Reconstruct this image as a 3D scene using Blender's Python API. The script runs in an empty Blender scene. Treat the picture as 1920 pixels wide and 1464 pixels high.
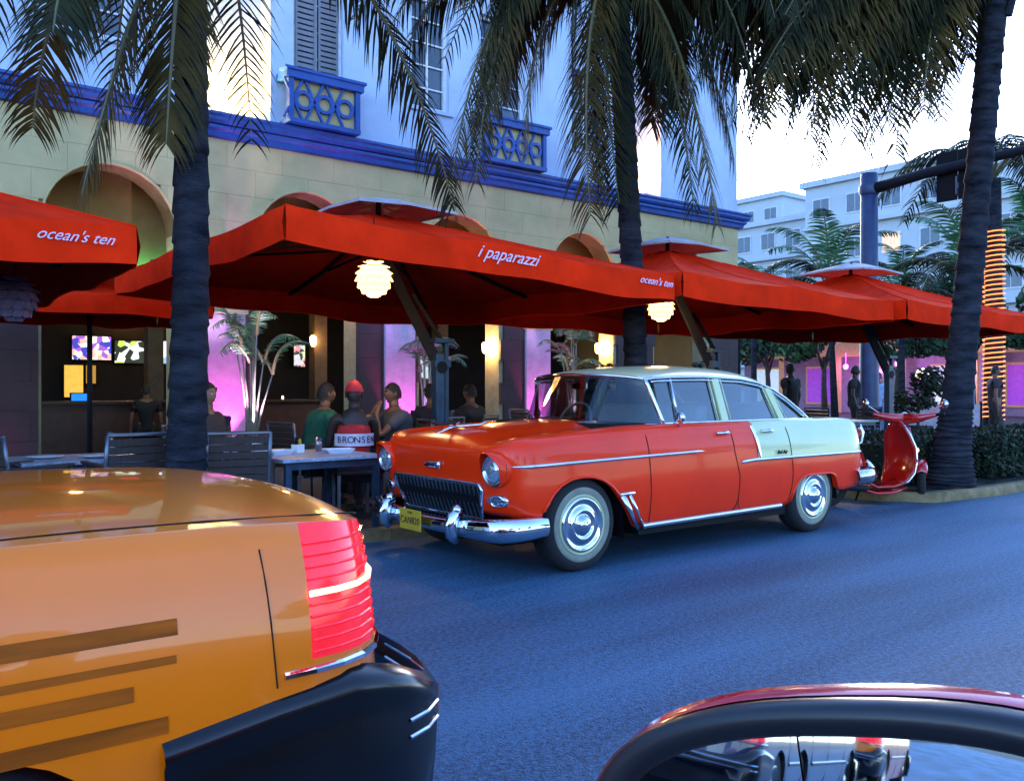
import bpy, bmesh, math, random
from mathutils import Vector, Matrix, Euler
random.seed(7)
R = math.radians
SC = bpy.context.scene
COL = SC.collection

# ---------------------------------------------------------------- camera, sky, sun, exposure
TH = math.atan2(2126, 1660)
CT, ST = math.cos(TH), math.sin(TH)
cam_d = bpy.data.cameras.new('camera'); cam = bpy.data.objects.new('camera', cam_d); COL.objects.link(cam)
cam_d.sensor_width = 36.0; cam_d.lens = 36.0 * 1660 / 1920; cam_d.shift_y = -4 / 1920
cam_d.clip_start = 0.05; cam_d.clip_end = 2000
cam.location = (0, 0, 1.341); cam.rotation_euler = (R(90), 0, TH - R(90))
SC.camera = cam

w = bpy.data.worlds.new('World'); SC.world = w; w.use_nodes = True
wn = w.node_tree; bg = wn.nodes['Background']
sky = wn.nodes.new('ShaderNodeTexSky'); sky.sky_type = 'NISHITA'; sky.sun_disc = False
SUN_EL, SUN_AZ = R(16), R(50)          # sun nearly down, behind the far end of the block
sky.sun_elevation = SUN_EL; sky.sun_rotation = SUN_AZ
sky.air_density = 1.0; sky.dust_density = 0.5; sky.ozone_density = 3.5
tint = wn.nodes.new('ShaderNodeMix'); tint.data_type = 'RGBA'; tint.blend_type = 'MULTIPLY'
tint.inputs[0].default_value = 1.0; tint.inputs[7].default_value = (0.90, 0.96, 1.16, 1)
wn.links.new(sky.outputs[0], tint.inputs[6]); wn.links.new(tint.outputs[2], bg.inputs[0])
bg.inputs[1].default_value = 0.15
sd = bpy.data.lights.new('sun', 'SUN'); sd.energy = 0.5; sd.angle = R(12); sd.color = (1.0, 0.86, 0.72)
so = bpy.data.objects.new('sun', sd); COL.objects.link(so); so.location = (30, 20, 30)
sdir = Vector((math.sin(SUN_AZ) * math.cos(SUN_EL), math.cos(SUN_AZ) * math.cos(SUN_EL), math.sin(SUN_EL)))
so.rotation_euler = sdir.to_track_quat('Z', 'Y').to_euler()
SC.view_settings.view_transform = 'Standard'; SC.view_settings.look = 'None'
SC.view_settings.gamma = 1; SC.view_settings.use_curve_mapping = False
SC.view_settings.exposure = 2.5
SC.render.engine = 'CYCLES'
SC.cycles.use_denoising = True
SC.cycles.max_bounces = 6; SC.cycles.diffuse_bounces = 3; SC.cycles.glossy_bounces = 4
SC.cycles.transparent_max_bounces = 12; SC.cycles.sample_clamp_indirect = 6

# ---------------------------------------------------------------- materials
MATS = {}
def mat(name, col, rough=0.6, metal=0.0, emit=None, es=0.0, var=0.12, scale=6.0, bump=0.0, bscale=None,
        coat=0.0, spec=0.5, col2=None, alpha=None, stretch=None, sub=0.0):
    if name in MATS: return MATS[name]
    m = bpy.data.materials.new(name); m.use_nodes = True
    nt = m.node_tree; p = nt.nodes['Principled BSDF']
    p.inputs['Roughness'].default_value = rough; p.inputs['Metallic'].default_value = metal
    p.inputs['Specular IOR Level'].default_value = spec
    p.inputs['Coat Weight'].default_value = coat; p.inputs['Coat Roughness'].default_value = 0.04
    tc = nt.nodes.new('ShaderNodeTexCoord')
    mp = nt.nodes.new('ShaderNodeMapping'); nt.links.new(tc.outputs['Object'], mp.inputs[0])
    if stretch: mp.inputs['Scale'].default_value = stretch
    n = nt.nodes.new('ShaderNodeTexNoise'); n.inputs['Scale'].default_value = scale
    n.inputs['Detail'].default_value = 6; n.inputs['Roughness'].default_value = 0.62
    nt.links.new(mp.outputs[0], n.inputs[0])
    mx = nt.nodes.new('ShaderNodeMix'); mx.data_type = 'RGBA'
    c2 = col2 if col2 else tuple(c * (1 - 2 * var) for c in col)
    c1 = col if col2 else tuple(c * (1 + var) for c in col)
    mx.inputs[6].default_value = (*c2, 1); mx.inputs[7].default_value = (*c1, 1)
    rp = nt.nodes.new('ShaderNodeMapRange'); rp.inputs[1].default_value = 0.3; rp.inputs[2].default_value = 0.7
    nt.links.new(n.outputs[0], rp.inputs[0]); nt.links.new(rp.outputs[0], mx.inputs[0])
    nt.links.new(mx.outputs[2], p.inputs['Base Color'])
    if bump:
        n2 = nt.nodes.new('ShaderNodeTexNoise'); n2.inputs['Scale'].default_value = bscale or scale * 8
        n2.inputs['Detail'].default_value = 4; nt.links.new(mp.outputs[0], n2.inputs[0])
        b = nt.nodes.new('ShaderNodeBump'); b.inputs['Strength'].default_value = bump; b.inputs['Distance'].default_value = 0.02
        nt.links.new(n2.outputs[0], b.inputs['Height']); nt.links.new(b.outputs[0], p.inputs['Normal'])
    if emit:
        p.inputs['Emission Color'].default_value = (*emit, 1); p.inputs['Emission Strength'].default_value = es
    if alpha is not None: p.inputs['Alpha'].default_value = alpha
    MATS[name] = m
    return m

def glass(name, tintc=(0.5, 0.6, 0.62), gl=0.10, rough=0.02):
    if name in MATS: return MATS[name]
    m = bpy.data.materials.new(name); m.use_nodes = True; nt = m.node_tree
    for nd in list(nt.nodes): nt.nodes.remove(nd)
    o = nt.nodes.new('ShaderNodeOutputMaterial'); t = nt.nodes.new('ShaderNodeBsdfTransparent')
    g = nt.nodes.new('ShaderNodeBsdfGlossy'); mx = nt.nodes.new('ShaderNodeMixShader')
    lw = nt.nodes.new('ShaderNodeLayerWeight'); lw.inputs[0].default_value = 0.22
    mr = nt.nodes.new('ShaderNodeMapRange'); mr.inputs[3].default_value = gl; mr.inputs[4].default_value = 0.6
    t.inputs[0].default_value = (*tintc, 1); g.inputs[0].default_value = (0.9, 0.95, 1, 1); g.inputs['Roughness'].default_value = rough
    nt.links.new(lw.outputs['Facing'], mr.inputs[0])
    mr.inputs[1].default_value = 0.0; mr.inputs[2].default_value = 1.0
    nt.links.new(mr.outputs[0], mx.inputs[0]); nt.links.new(t.outputs[0], mx.inputs[1]); nt.links.new(g.outputs[0], mx.inputs[2])
    nt.links.new(mx.outputs[0], o.inputs[0]); MATS[name] = m
    return m

def emis(name, col, s):
    if name in MATS: return MATS[name]
    m = bpy.data.materials.new(name); m.use_nodes = True; nt = m.node_tree; p = nt.nodes['Principled BSDF']
    p.inputs['Base Color'].default_value = (*[min(1, c) for c in col], 1)
    p.inputs['Emission Color'].default_value = (*col, 1); p.inputs['Emission Strength'].default_value = s
    MATS[name] = m
    return m

# ---------------------------------------------------------------- mesh builder
class MB:
    def __init__(s, off=(0, 0, 0)): s.v = []; s.f = []; s.mi = []; s.off = off; s.cur = 0
    def add(s, vs, fs, mi=None):
        b = len(s.v); o = s.off
        s.v += [(p[0] + o[0], p[1] + o[1], p[2] + o[2]) for p in vs]
        s.f += [tuple(b + i for i in f) for f in fs]; s.mi += [s.cur if mi is None else mi] * len(fs)
        return s
    def box(s, x0, x1, y0, y1, z0, z1, mi=None):
        v = [(x, y, z) for z in (z0, z1) for y in (y0, y1) for x in (x0, x1)]
        return s.add(v, [(0, 2, 3, 1), (4, 5, 7, 6), (0, 1, 5, 4), (2, 6, 7, 3), (1, 3, 7, 5), (0, 4, 6, 2)], mi)
    def bar(s, a, b, w, h, up=(0, 0, 1), mi=None):
        a = Vector(a); b = Vector(b); d = (b - a).normalized(); u = Vector(up)
        sd_ = d.cross(u)
        if sd_.length < 1e-4: sd_ = d.cross(Vector((1, 0, 0)))
        sd_.normalize(); u = sd_.cross(d)
        v = []
        for p in (a, b):
            for i, j in ((-1, -1), (1, -1), (1, 1), (-1, 1)): v.append(p + sd_ * (w / 2 * i) + u * (h / 2 * j))
        return s.add(v, [(3, 2, 1, 0), (4, 5, 6, 7), (0, 1, 5, 4), (1, 2, 6, 5), (2, 3, 7, 6), (3, 0, 4, 7)], mi)
    def tube(s, pts, r, n=8, closed=False, mi=None, sx=1.0, sy=1.0, upv=None):
        pts = [Vector(p) for p in pts]; N = len(pts)
        rs = r if isinstance(r, (list, tuple)) else [r] * N
        vs = []; prev = None
        for i, p in enumerate(pts):
            if closed: d = pts[(i + 1) % N] - pts[i - 1]
            else: d = pts[min(i + 1, N - 1)] - pts[max(i - 1, 0)]
            d.normalize()
            if upv is not None: a = Vector(upv)
            elif prev is None: a = Vector((0, 0, 1)) if abs(d.z) < 0.9 else Vector((1, 0, 0))
            else: a = prev
            a = a - d * a.dot(d)
            if a.length < 1e-5: a = d.orthogonal()
            a.normalize(); prev = a; b = d.cross(a)
            for k in range(n):
                t = 2 * math.pi * k / n
                vs.append(p + a * (math.cos(t) * rs[i] * sy) + b * (math.sin(t) * rs[i] * sx))
        fs = []
        for i in range(N if closed else N - 1):
            j = (i + 1) % N
            for k in range(n): fs.append((i * n + k, i * n + (k + 1) % n, j * n + (k + 1) % n, j * n + k))
        if not closed: fs.append(tuple(range(n))[::-1]); fs.append(tuple((N - 1) * n + k for k in range(n)))
        return s.add(vs, fs, mi)
    def lathe(s, prof, n=24, c=(0, 0, 0), axis='z', mi=None, mat4=None, close=False):
        vs = []; M = len(prof)
        for (r, h) in prof:
            for k in range(n):
                t = 2 * math.pi * k / n; a, b = r * math.cos(t), r * math.sin(t)
                if mat4 is not None: p = mat4 @ Vector((a, b, h))
                elif axis == 'z': p = Vector((a, b, h))
                elif axis == 'y': p = Vector((a, h, b))
                else: p = Vector((h, a, b))
                vs.append((p[0] + c[0], p[1] + c[1], p[2] + c[2]))
        fs = [(i * n + k, i * n + (k + 1) % n, (i + 1) * n + (k + 1) % n, (i + 1) * n + k) for i in range(M - 1) for k in range(n)]
        if close: fs += [tuple(range(n))[::-1], tuple((M - 1) * n + k for k in range(n))]
        return s.add(vs, fs, mi)
    def grid(s, rows, mi=None, closed=False, mifn=None, keep=None):
        M = len(rows); N = len(rows[0]); b = len(s.v); o = s.off
        for r in rows:
            for p in r: s.v.append((p[0] + o[0], p[1] + o[1], p[2] + o[2]))
        for i in range(M - 1):
            for j in range(N if closed else N - 1):
                if keep and not keep(i, j): continue
                s.f.append((b + i * N + j, b + i * N + (j + 1) % N, b + (i + 1) * N + (j + 1) % N, b + (i + 1) * N + j))
                s.mi.append(mifn(i, j) if mifn else (s.cur if mi is None else mi))
        return s
    def prism(s, poly, thick, fn, mi=None):
        """poly: 2D list; fn(a,b,t) maps to 3D, t = 0 or thick"""
        n = len(poly)
        vs = [fn(a, b, 0) for a, b in poly] + [fn(a, b, thick) for a, b in poly]
        fs = [tuple(range(n)), tuple(range(2 * n - 1, n - 1, -1))] + [(i, i + n, (i + 1) % n + n, (i + 1) % n) for i in range(n)]
        return s.add(vs, fs, mi)
    def ball(s, c, r, n=10, m=7, sc=(1, 1, 1), mi=None):
        vs = []
        for i in range(m + 1):
            ph = math.pi * i / m
            for k in range(n):
                t = 2 * math.pi * k / n
                vs.append((c[0] + r * sc[0] * math.sin(ph) * math.cos(t), c[1] + r * sc[1] * math.sin(ph) * math.sin(t), c[2] + r * sc[2] * math.cos(ph)))
        fs = [(i * n + k, (i + 1) * n + k, (i + 1) * n + (k + 1) % n, i * n + (k + 1) % n) for i in range(m) for k in range(n)]
        return s.add(vs, fs, mi)
    def mesh(s, name, mats, smooth=False, fix=True, merge=0.0):
        me = bpy.data.meshes.new(name); me.from_pydata([tuple(p) for p in s.v], [], s.f)
        if not isinstance(mats, (list, tuple)): mats = [mats]
        for m in mats: me.materials.append(m)
        if len(mats) > 1: me.polygons.foreach_set('material_index', s.mi)
        if fix or merge:
            bm = bmesh.new(); bm.from_mesh(me)
            if merge: bmesh.ops.remove_doubles(bm, verts=bm.verts, dist=merge)
            if fix: bmesh.ops.recalc_face_normals(bm, faces=bm.faces)
            bm.to_mesh(me); bm.free()
        if smooth: me.shade_smooth()
        me.update()
        return me
    def build(s, name, mats, parent=None, smooth=False, fix=True, merge=0.0, **tags):
        o = bpy.data.objects.new(name, s.mesh(name, mats, smooth, fix, merge)); COL.objects.link(o)
        if parent: o.parent = parent
        for k, v_ in tags.items(): o[k] = v_
        return o

def empty(name, loc, rz=0, label=None, cat=None, group=None, rot=None):
    o = bpy.data.objects.new(name, None); COL.objects.link(o); o.location = loc
    o.rotation_euler = rot if rot else (0, 0, rz); o.empty_display_size = 0.2
    if label: o['label'] = label
    if cat: o['category'] = cat
    if group: o['group'] = group
    return o
def inst(me, name, parent=None, loc=(0, 0, 0), rot=(0, 0, 0), sc=None, **tags):
    o = bpy.data.objects.new(name, me); COL.objects.link(o); o.location = loc; o.rotation_euler = rot
    if sc: o.scale = sc if isinstance(sc, (tuple, list)) else (sc,) * 3
    if parent: o.parent = parent
    for k, v_ in tags.items(): o[k] = v_
    return o
def copy_tree(o, parent=None, loc=None, rz=None, label=None):
    c = o.copy(); COL.objects.link(c)
    if parent: c.parent = parent
    if loc is not None: c.location = loc
    if rz is not None: c.rotation_euler = (0, 0, rz)
    if label: c['label'] = label
    for ch in list(o.children): copy_tree(ch, c)
    return c
def auto(o, ang=40):
    me = o.data; me.shade_smooth()
    bm = bmesh.new(); bm.from_mesh(me)
    for e in bm.edges:
        if len(e.link_faces) == 2 and e.calc_face_angle(0) > R(ang): e.smooth = False
    bm.to_mesh(me); bm.free()
    return o
def bevel(o, w=0.006, seg=2):
    m = o.modifiers.new('bevel', 'BEVEL'); m.width = w; m.segments = seg; m.limit_method = 'ANGLE'; m.angle_limit = R(35)
    return o
def text(name, s, size, mtl, parent, mtx, ext=0.001, shear=0.0, align='CENTER', **tags):
    cu = bpy.data.curves.new(name, 'FONT'); cu.body = s; cu.size = size; cu.extrude = ext; cu.shear = shear
    cu.align_x = align; cu.align_y = 'CENTER'; cu.resolution_u = 3
    t = bpy.data.objects.new(name + '_src', cu); COL.objects.link(t)
    bpy.context.view_layer.update()
    me = bpy.data.meshes.new_from_object(t.evaluated_get(bpy.context.evaluated_depsgraph_get()))
    bpy.data.objects.remove(t); bpy.data.curves.remove(cu)
    me.materials.clear(); me.materials.append(mtl)
    o = bpy.data.objects.new(name, me); COL.objects.link(o)
    if parent: o.parent = parent
    o.matrix_local = mtx
    for k, v_ in tags.items(): o[k] = v_
    return o
def frame(origin, xdir, ydir):
    x = Vector(xdir).normalized(); y = Vector(ydir); y = (y - x * y.dot(x)).normalized(); z = x.cross(y)
    m = Matrix((x, y, z)).transposed().to_4x4(); m.translation = Vector(origin)
    return m
def lerp(a, b, t): return a + (b - a) * t
def interp(pts, x):
    if x <= pts[0][0]: return pts[0][1]
    for (a, va), (b, vb) in zip(pts, pts[1:]):
        if x <= b: return va + (vb - va) * (x - a) / (b - a)
    return pts[-1][1]
def sinterp(pts, x):          # smooth (Catmull-Rom) interpolation
    n = len(pts)
    if x <= pts[0][0]: return pts[0][1]
    if x >= pts[-1][0]: return pts[-1][1]
    for i in range(n - 1):
        if x <= pts[i + 1][0]: break
    x0, y0 = pts[i]; x1, y1 = pts[i + 1]; h = x1 - x0
    m0 = (y1 - pts[i - 1][1]) / (x1 - pts[i - 1][0]) if i > 0 else (y1 - y0) / h
    m1 = (pts[i + 2][1] - y0) / (pts[i + 2][0] - x0) if i < n - 2 else (y1 - y0) / h
    t = (x - x0) / h
    return (2 * t ** 3 - 3 * t * t + 1) * y0 + (t ** 3 - 2 * t * t + t) * h * m0 + (-2 * t ** 3 + 3 * t * t) * y1 + (t ** 3 - t * t) * h * m1
def point_light(name, loc, col, watts, r=0.05, parent=None):
    d = bpy.data.lights.new(name, 'POINT'); d.color = col; d.energy = watts; d.shadow_soft_size = r
    o = bpy.data.objects.new(name, d); COL.objects.link(o); o.location = loc
    if parent: o.parent = parent
    return o
def spot_light(name, loc, aim, col, watts, ang=60, r=0.04, parent=None, blend=0.5):
    d = bpy.data.lights.new(name, 'SPOT'); d.color = col; d.energy = watts; d.shadow_soft_size = r
    d.spot_size = R(ang); d.spot_blend = blend
    o = bpy.data.objects.new(name, d); COL.objects.link(o); o.location = loc
    o.rotation_euler = (Vector(loc) - Vector(aim)).to_track_quat('Z', 'Y').to_euler()
    if parent: o.parent = parent
    return o

# ---------------------------------------------------------------- palette
M_red_paint = mat('car_red_paint', (0.98, 0.034, 0.002), rough=0.25, coat=.30, spec=.22, var=0.05, scale=2)
M_pale_paint = mat('car_pale_green_paint', (0.58, 0.63, 0.32), rough=0.3, coat=.6, var=0.04, scale=2)
M_chrome = mat('chrome', (0.70, 0.73, 0.78), rough=0.06, metal=1.0, var=0.03, scale=20)
M_tyre = mat('tyre_rubber', (0.012, 0.012, 0.013), rough=0.85, var=0.2, scale=30, bump=0.2)
M_white_rub = mat('whitewall_rubber', (0.24, 0.25, 0.19), rough=0.7, var=0.10, scale=12)
M_black = mat('matt_black', (0.004, 0.004, 0.005), rough=0.7, spec=.2)
M_canvas_shade = mat('red_canvas_shade', (0.30, 0.010, 0.002), rough=.95, spec=.05, var=.15, scale=3)  # canvas red with the shade below the umbrellas put into its colour
M_dark_metal = mat('dark_metal', (0.010, 0.010, 0.014), rough=0.7, metal=0.0, spec=.2)
M_post = mat('blue_grey_post', (0.025, 0.06, 0.105), rough=0.45, metal=0.3, var=0.2, scale=12)
M_canvas = mat('red_canvas', (0.92, 0.028, 0.004), rough=0.95, spec=.05, var=0.13, scale=2.2, bump=0.25, bscale=300)
M_vent = mat('grey_canvas', (0.45, 0.47, 0.53), rough=0.85, var=0.1, scale=5, bump=0.2, bscale=200)
M_thread = mat('pale_print', (0.75, 0.62, 0.80), rough=0.8, var=0.1)
# ---------------------------------------------------------------- ground, road, pavements
def asphalt():
    m = bpy.data.materials.new('asphalt'); m.use_nodes = True; nt = m.node_tree; p = nt.nodes['Principled BSDF']
    tc = nt.nodes.new('ShaderNodeTexCoord')
    def noise(sc, det, st=None):
        mp = nt.nodes.new('ShaderNodeMapping'); nt.links.new(tc.outputs['Object'], mp.inputs[0])
        if st: mp.inputs['Scale'].default_value = st
        n = nt.nodes.new('ShaderNodeTexNoise'); n.inputs['Scale'].default_value = sc; n.inputs['Detail'].default_value = det
        nt.links.new(mp.outputs[0], n.inputs[0]); return n
    a = noise(130, 3); b = noise(0.6, 5, (0.25, 1.6, 1)); c = noise(38, 4)
    add = nt.nodes.new('ShaderNodeMath'); add.operation = 'MULTIPLY_ADD'; add.inputs[1].default_value = 0.95
    nt.links.new(b.outputs[0], add.inputs[0]); nt.links.new(a.outputs[0], add.inputs[2])
    ad2 = nt.nodes.new('ShaderNodeMath'); ad2.operation = 'MULTIPLY_ADD'; ad2.inputs[1].default_value = 0.75
    nt.links.new(c.outputs[0], ad2.inputs[0]); nt.links.new(add.outputs[0], ad2.inputs[2])
    cr = nt.nodes.new('ShaderNodeValToRGB'); e = cr.color_ramp.elements
    e[0].position = 0.35; e[0].color = (0.005, 0.026, 0.055, 1); e[1].position = 0.80; e[1].color = (0.060, 0.165, 0.27, 1)
    sc_ = nt.nodes.new('ShaderNodeMath'); sc_.operation = 'MULTIPLY_ADD'; sc_.inputs[1].default_value = 1.35; sc_.inputs[2].default_value = -1.22
    nt.links.new(ad2.outputs[0], sc_.inputs[0]); nt.links.new(sc_.outputs[0], cr.inputs[0]); nt.links.new(cr.outputs[0], p.inputs['Base Color'])
    p.inputs['Roughness'].default_value = 0.62
    v = nt.nodes.new('ShaderNodeTexVoronoi'); v.inputs['Scale'].default_value = 90
    nt.links.new(tc.outputs['Object'], v.inputs['Vector'])
    bp = nt.nodes.new('ShaderNodeBump'); bp.inputs['Strength'].default_value = 0.55; bp.inputs['Distance'].default_value = 0.006
    nt.links.new(v.outputs[0], bp.inputs['Height']); nt.links.new(bp.outputs[0], p.inputs['Normal'])
    return m
M_asphalt = asphalt()
M_side = mat('pavement_concrete', (0.028, 0.024, 0.024), rough=0.8, var=0.2, scale=3, bump=0.3, bscale=60)
M_kerb = mat('kerb_concrete', (0.24, 0.17, 0.07), rough=0.8, var=0.25, scale=6, bump=0.3)
M_soil = mat('ground_earth', (0.05, 0.06, 0.04), rough=0.95, var=0.3, scale=1.5, bump=0.4)

MB().box(-600, 600, -600, 600, -0.6, -0.02).build('ground', M_soil, kind='structure')
MB().box(-120, 21.0, -3.0, 6.85, -0.3, 0.0).box(21.0, 29.0, -60, 120, -0.3, 0.0).box(29.0, 140, -3.0, 6.85, -0.3, 0.0).build('road', M_asphalt, kind='structure')
MB().box(-120, 20.9, 7.0, 60, -0.3, 0.08).build('pavement', M_side, kind='structure')
# planted bulb-out beyond the scooter
def bulb(x):  return interp([(9.6, 6.6), (9.95, 5.6), (10.3, 5.12), (11.5, 4.98), (16.5, 4.95), (18.6, 5.3), (19.4, 6.85)], x)
xs = [9.6, 9.75, 9.95, 10.1, 10.3, 10.8, 11.5, 12.5, 14, 15.5, 16.5, 17.6, 18.6, 19.0, 19.4]
mb = MB()
mb.grid([[(x, bulb(x), 0.0) for x in xs], [(x, bulb(x) + 0.006, 0.095) for x in xs], [(x, bulb(x) + 0.03, 0.115) for x in xs],
         [(x, bulb(x) + 0.17, 0.115) for x in xs], [(x, bulb(x) + 0.17, 0.0) for x in xs]])
mb.build('kerb', M_kerb, smooth=True, kind='structure')
mb = MB(); mb.grid([[(x, bulb(x) + 0.168, 0.09) for x in xs], [(x, 7.02, 0.09) for x in xs], ])
mb.grid([[(x, bulb(x) + 0.168, -0.02) for x in xs], [(x, bulb(x) + 0.168, 0.09) for x in xs]])
mb.build('planting_bed', M_soil, kind='structure')
# straight kerb stones along the pavement, one stone each
km = MB().box(0, 0.985, 0, 0.15, -0.1, 0.10).mesh('kerb_stone', M_kerb)
kr = MB().box(-30, 9.5, 6.862, 6.99, -0.2, 0.06).build('kerb_base', M_kerb, kind='structure')
for i in range(-8, 10): 
    o = inst(km, 'kerb_stone', kr, (i + random.uniform(0, 0.005), 6.85, random.uniform(-0.003, 0.003)))
# far pavement and blocks past the cross street
MB().box(29.2, 140, 7.0, 120, -0.3, 0.10).build('far_pavement', M_side, kind='structure')
MB().box(29.05, 29.19, 6.9, 120, -0.3, 0.14).box(20.91, 21.05, 6.9, 60, -0.3, 0.13).build('cross_street_kerb', M_kerb, kind='structure')
MB().box(-120, 140, -30, -3.2, -0.3, 0.10).build('beach_side_pavement', M_side, kind='structure')
# ---------------------------------------------------------------- hotel building
M_cream = mat('cream_stucco', (0.53, 0.43, 0.205), rough=0.85, var=0.13, scale=.9, bump=0.25, bscale=40)
M_upper = mat('pale_blue_stucco', (0.46, 0.55, 0.68), rough=0.85, var=0.08, scale=1.0, bump=0.3, bscale=30)
M_blue = mat('cobalt_paint', (0.008, 0.065, 0.30), rough=0.5, var=0.15, scale=8)
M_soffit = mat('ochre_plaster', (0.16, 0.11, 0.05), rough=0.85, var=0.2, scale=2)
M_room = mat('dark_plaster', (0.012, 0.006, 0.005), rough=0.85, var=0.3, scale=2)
M_wall_shade = mat('stucco_shade', (.060, .035, .030), rough=.85, var=.15, scale=1.5, bump=.2, bscale=40)  # lower wall colour darkened to carry the shade under the umbrellas
M_joint = mat('joint_mortar', (0.38, 0.35, 0.20), rough=0.9)
M_shut = mat('grey_shutter', (0.17, 0.17, 0.19), rough=0.6, var=0.15)
M_wglass = mat('window_glass', (0.03, 0.05, 0.08), rough=0.08, spec=0.9, var=0.3, scale=2)
M_wfr = mat('white_frame', (0.7, 0.72, 0.76), rough=0.5)
YF = 15.0
hotel = empty('hotel_building', (9.5, YF, 0), label='hotel with cream arcade, cobalt blue cornice and pale blue upper floor', cat='building')
O = (-9.5, -YF, 0)
ARC = [-3.1, 0.25, 3.65, 7.0, 10.4, 13.8, 17.2]; AR = 1.0; ASP = 3.9
def arch_z(x):
    for a in ARC:
        if abs(x - a) < AR: return ASP + math.sqrt(max(0, AR * AR - (x - a) ** 2))
    return -1
Z0, ZC = 0.08, 5.62
# core wall behind the facing blocks, with open arches
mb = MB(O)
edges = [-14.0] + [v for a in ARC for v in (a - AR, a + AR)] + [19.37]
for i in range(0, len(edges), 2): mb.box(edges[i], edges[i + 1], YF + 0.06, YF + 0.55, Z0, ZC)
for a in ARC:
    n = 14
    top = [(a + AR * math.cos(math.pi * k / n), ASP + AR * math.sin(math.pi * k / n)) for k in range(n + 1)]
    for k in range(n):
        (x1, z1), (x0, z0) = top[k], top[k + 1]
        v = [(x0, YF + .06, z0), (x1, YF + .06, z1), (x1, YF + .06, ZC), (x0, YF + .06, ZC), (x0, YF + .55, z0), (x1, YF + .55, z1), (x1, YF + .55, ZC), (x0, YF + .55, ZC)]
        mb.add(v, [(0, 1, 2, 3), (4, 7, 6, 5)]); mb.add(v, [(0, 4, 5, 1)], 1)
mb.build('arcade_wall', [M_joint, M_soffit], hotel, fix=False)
# facing blocks
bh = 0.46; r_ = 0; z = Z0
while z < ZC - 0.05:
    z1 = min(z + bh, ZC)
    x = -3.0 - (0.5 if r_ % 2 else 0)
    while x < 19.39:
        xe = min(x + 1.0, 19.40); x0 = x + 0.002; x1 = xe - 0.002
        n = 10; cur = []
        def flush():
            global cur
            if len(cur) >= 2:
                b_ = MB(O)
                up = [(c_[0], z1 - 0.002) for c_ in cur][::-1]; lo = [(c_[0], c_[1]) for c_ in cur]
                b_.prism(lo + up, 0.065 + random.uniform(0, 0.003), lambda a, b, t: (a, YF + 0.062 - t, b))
                b_.build('wall_block', M_cream if z > 2.6 else M_wall_shade, hotel)
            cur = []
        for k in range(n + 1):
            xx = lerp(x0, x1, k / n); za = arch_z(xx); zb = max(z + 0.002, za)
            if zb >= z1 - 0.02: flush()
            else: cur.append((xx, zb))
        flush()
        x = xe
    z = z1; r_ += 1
for x0, x1 in ((5.13, 5.80), (8.57, 9.24), (12.06, 12.74)):
    MB(O).box(x0, x1, YF - .07, YF - .006, .08, 2.62).build('pilaster', mat('pale_rose_pilaster', (.55, .42, .52), rough=.8, var=.1), hotel)
    MB(O).box(x0 - .04, x1 + .04, YF - .10, YF - .006, 2.621, 2.72).build('pilaster_cap', M_cream, hotel)
# arch edge moulding
for a in ARC[1:6]:
    mb = MB(O); n = 20
    pr_ = [(a + (AR + 0.012) * math.cos(math.pi * k / n), ASP + (AR + 0.012) * math.sin(math.pi * k / n)) for k in range(n + 1)]
    mb.tube([(p[0], YF - 0.005, p[1]) for p in pr_], 0.02, 6)
    mb.build('arch_trim', M_cream, hotel, smooth=True)
# cornice: two blue mouldings
mb = MB(O)
cx0, cx1 = -14, 19.55
def cornice(mb, prof, x0, x1, end=True):
    mb.grid([[(x0, YF - d, z) for d, z in prof], [(x1, YF - d, z) for d, z in prof]])
    if end:  # return along the side wall
        mb.grid([[(x1, YF - d, z) for d, z in prof], [(x1 + 0, YF + 0.5, z) for d, z in prof]])
mb.grid([[(cx0, YF - d, zz), (19.4 + d, YF - d, zz), (19.4 + d, YF + 9, zz)] for d, zz in
         [(0, 5.60), (0.10, 5.62), (0.12, 5.70), (0.17, 5.74), (0.17, 5.79), (0.0, 5.80)]])
mb.build('lower_cornice', M_blue, hotel)
mb = MB(O)
mb.grid([[(cx0, YF - d, zz), (19.4 + d, YF - d, zz), (19.4 + d, YF + 9, zz)] for d, zz in
         [(0.0, 5.80), (0.2, 5.81), (0.24, 5.86), (0.24, 5.92), (0.28, 5.94), (0.28, 5.985), (0.0, 6.02)]])
mb.build('upper_cornice', M_blue, hotel)
# upper wall pieces round niches and windows
ZT = 12.5
niches = [(5.13, 6.29), (15.1, 16.4)]
wins = [(0.4, 1.6, 6.9, 9.2), (2.7, 3.9, 6.9, 9.2), (6.72, 7.72, 6.93, 9.4), (9.2, 10.1, 6.93, 9.2), (10.9, 12.1, 6.93, 9.2), (13.45, 14.4, 6.80, 8.62)]
cuts = sorted(set([-14, 19.4] + [v for n_ in niches for v in n_] + [v for w_ in wins for v in w_[:2]]))
for a, b in zip(cuts, cuts[1:]):
    mid = (a + b) / 2
    mb = MB(O)
    if any(n_[0] <= mid <= n_[1] for n_ in niches):
        mb.box(a, b, YF + 0.45, YF + 0.6, 5.9, ZT); mb.box(a, b, YF + .02, YF + .6, 5.75, 5.9)
        mb.build('lit_niche', M_upper, hotel); continue
    wz = [w_ for w_ in wins if w_[0] <= mid <= w_[1]]
    if wz:
        _, _, z0, z1 = wz[0]
        MB(O).box(a, b, YF + 0.02, YF + 0.5, 5.8, z0).build('upper_wall', M_upper, hotel); mb.box(a, b, YF + 0.02, YF + 0.5, z1, ZT)
    else: mb.box(a, b, YF + 0.02, YF + 0.5, 5.8, ZT)
    mb.build('upper_wall', M_upper, hotel)
MB(O).box(19.0, 19.4, YF + 0.501, YF + 9, 0.08, 5.6).build('side_wall', M_cream, hotel)
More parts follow.
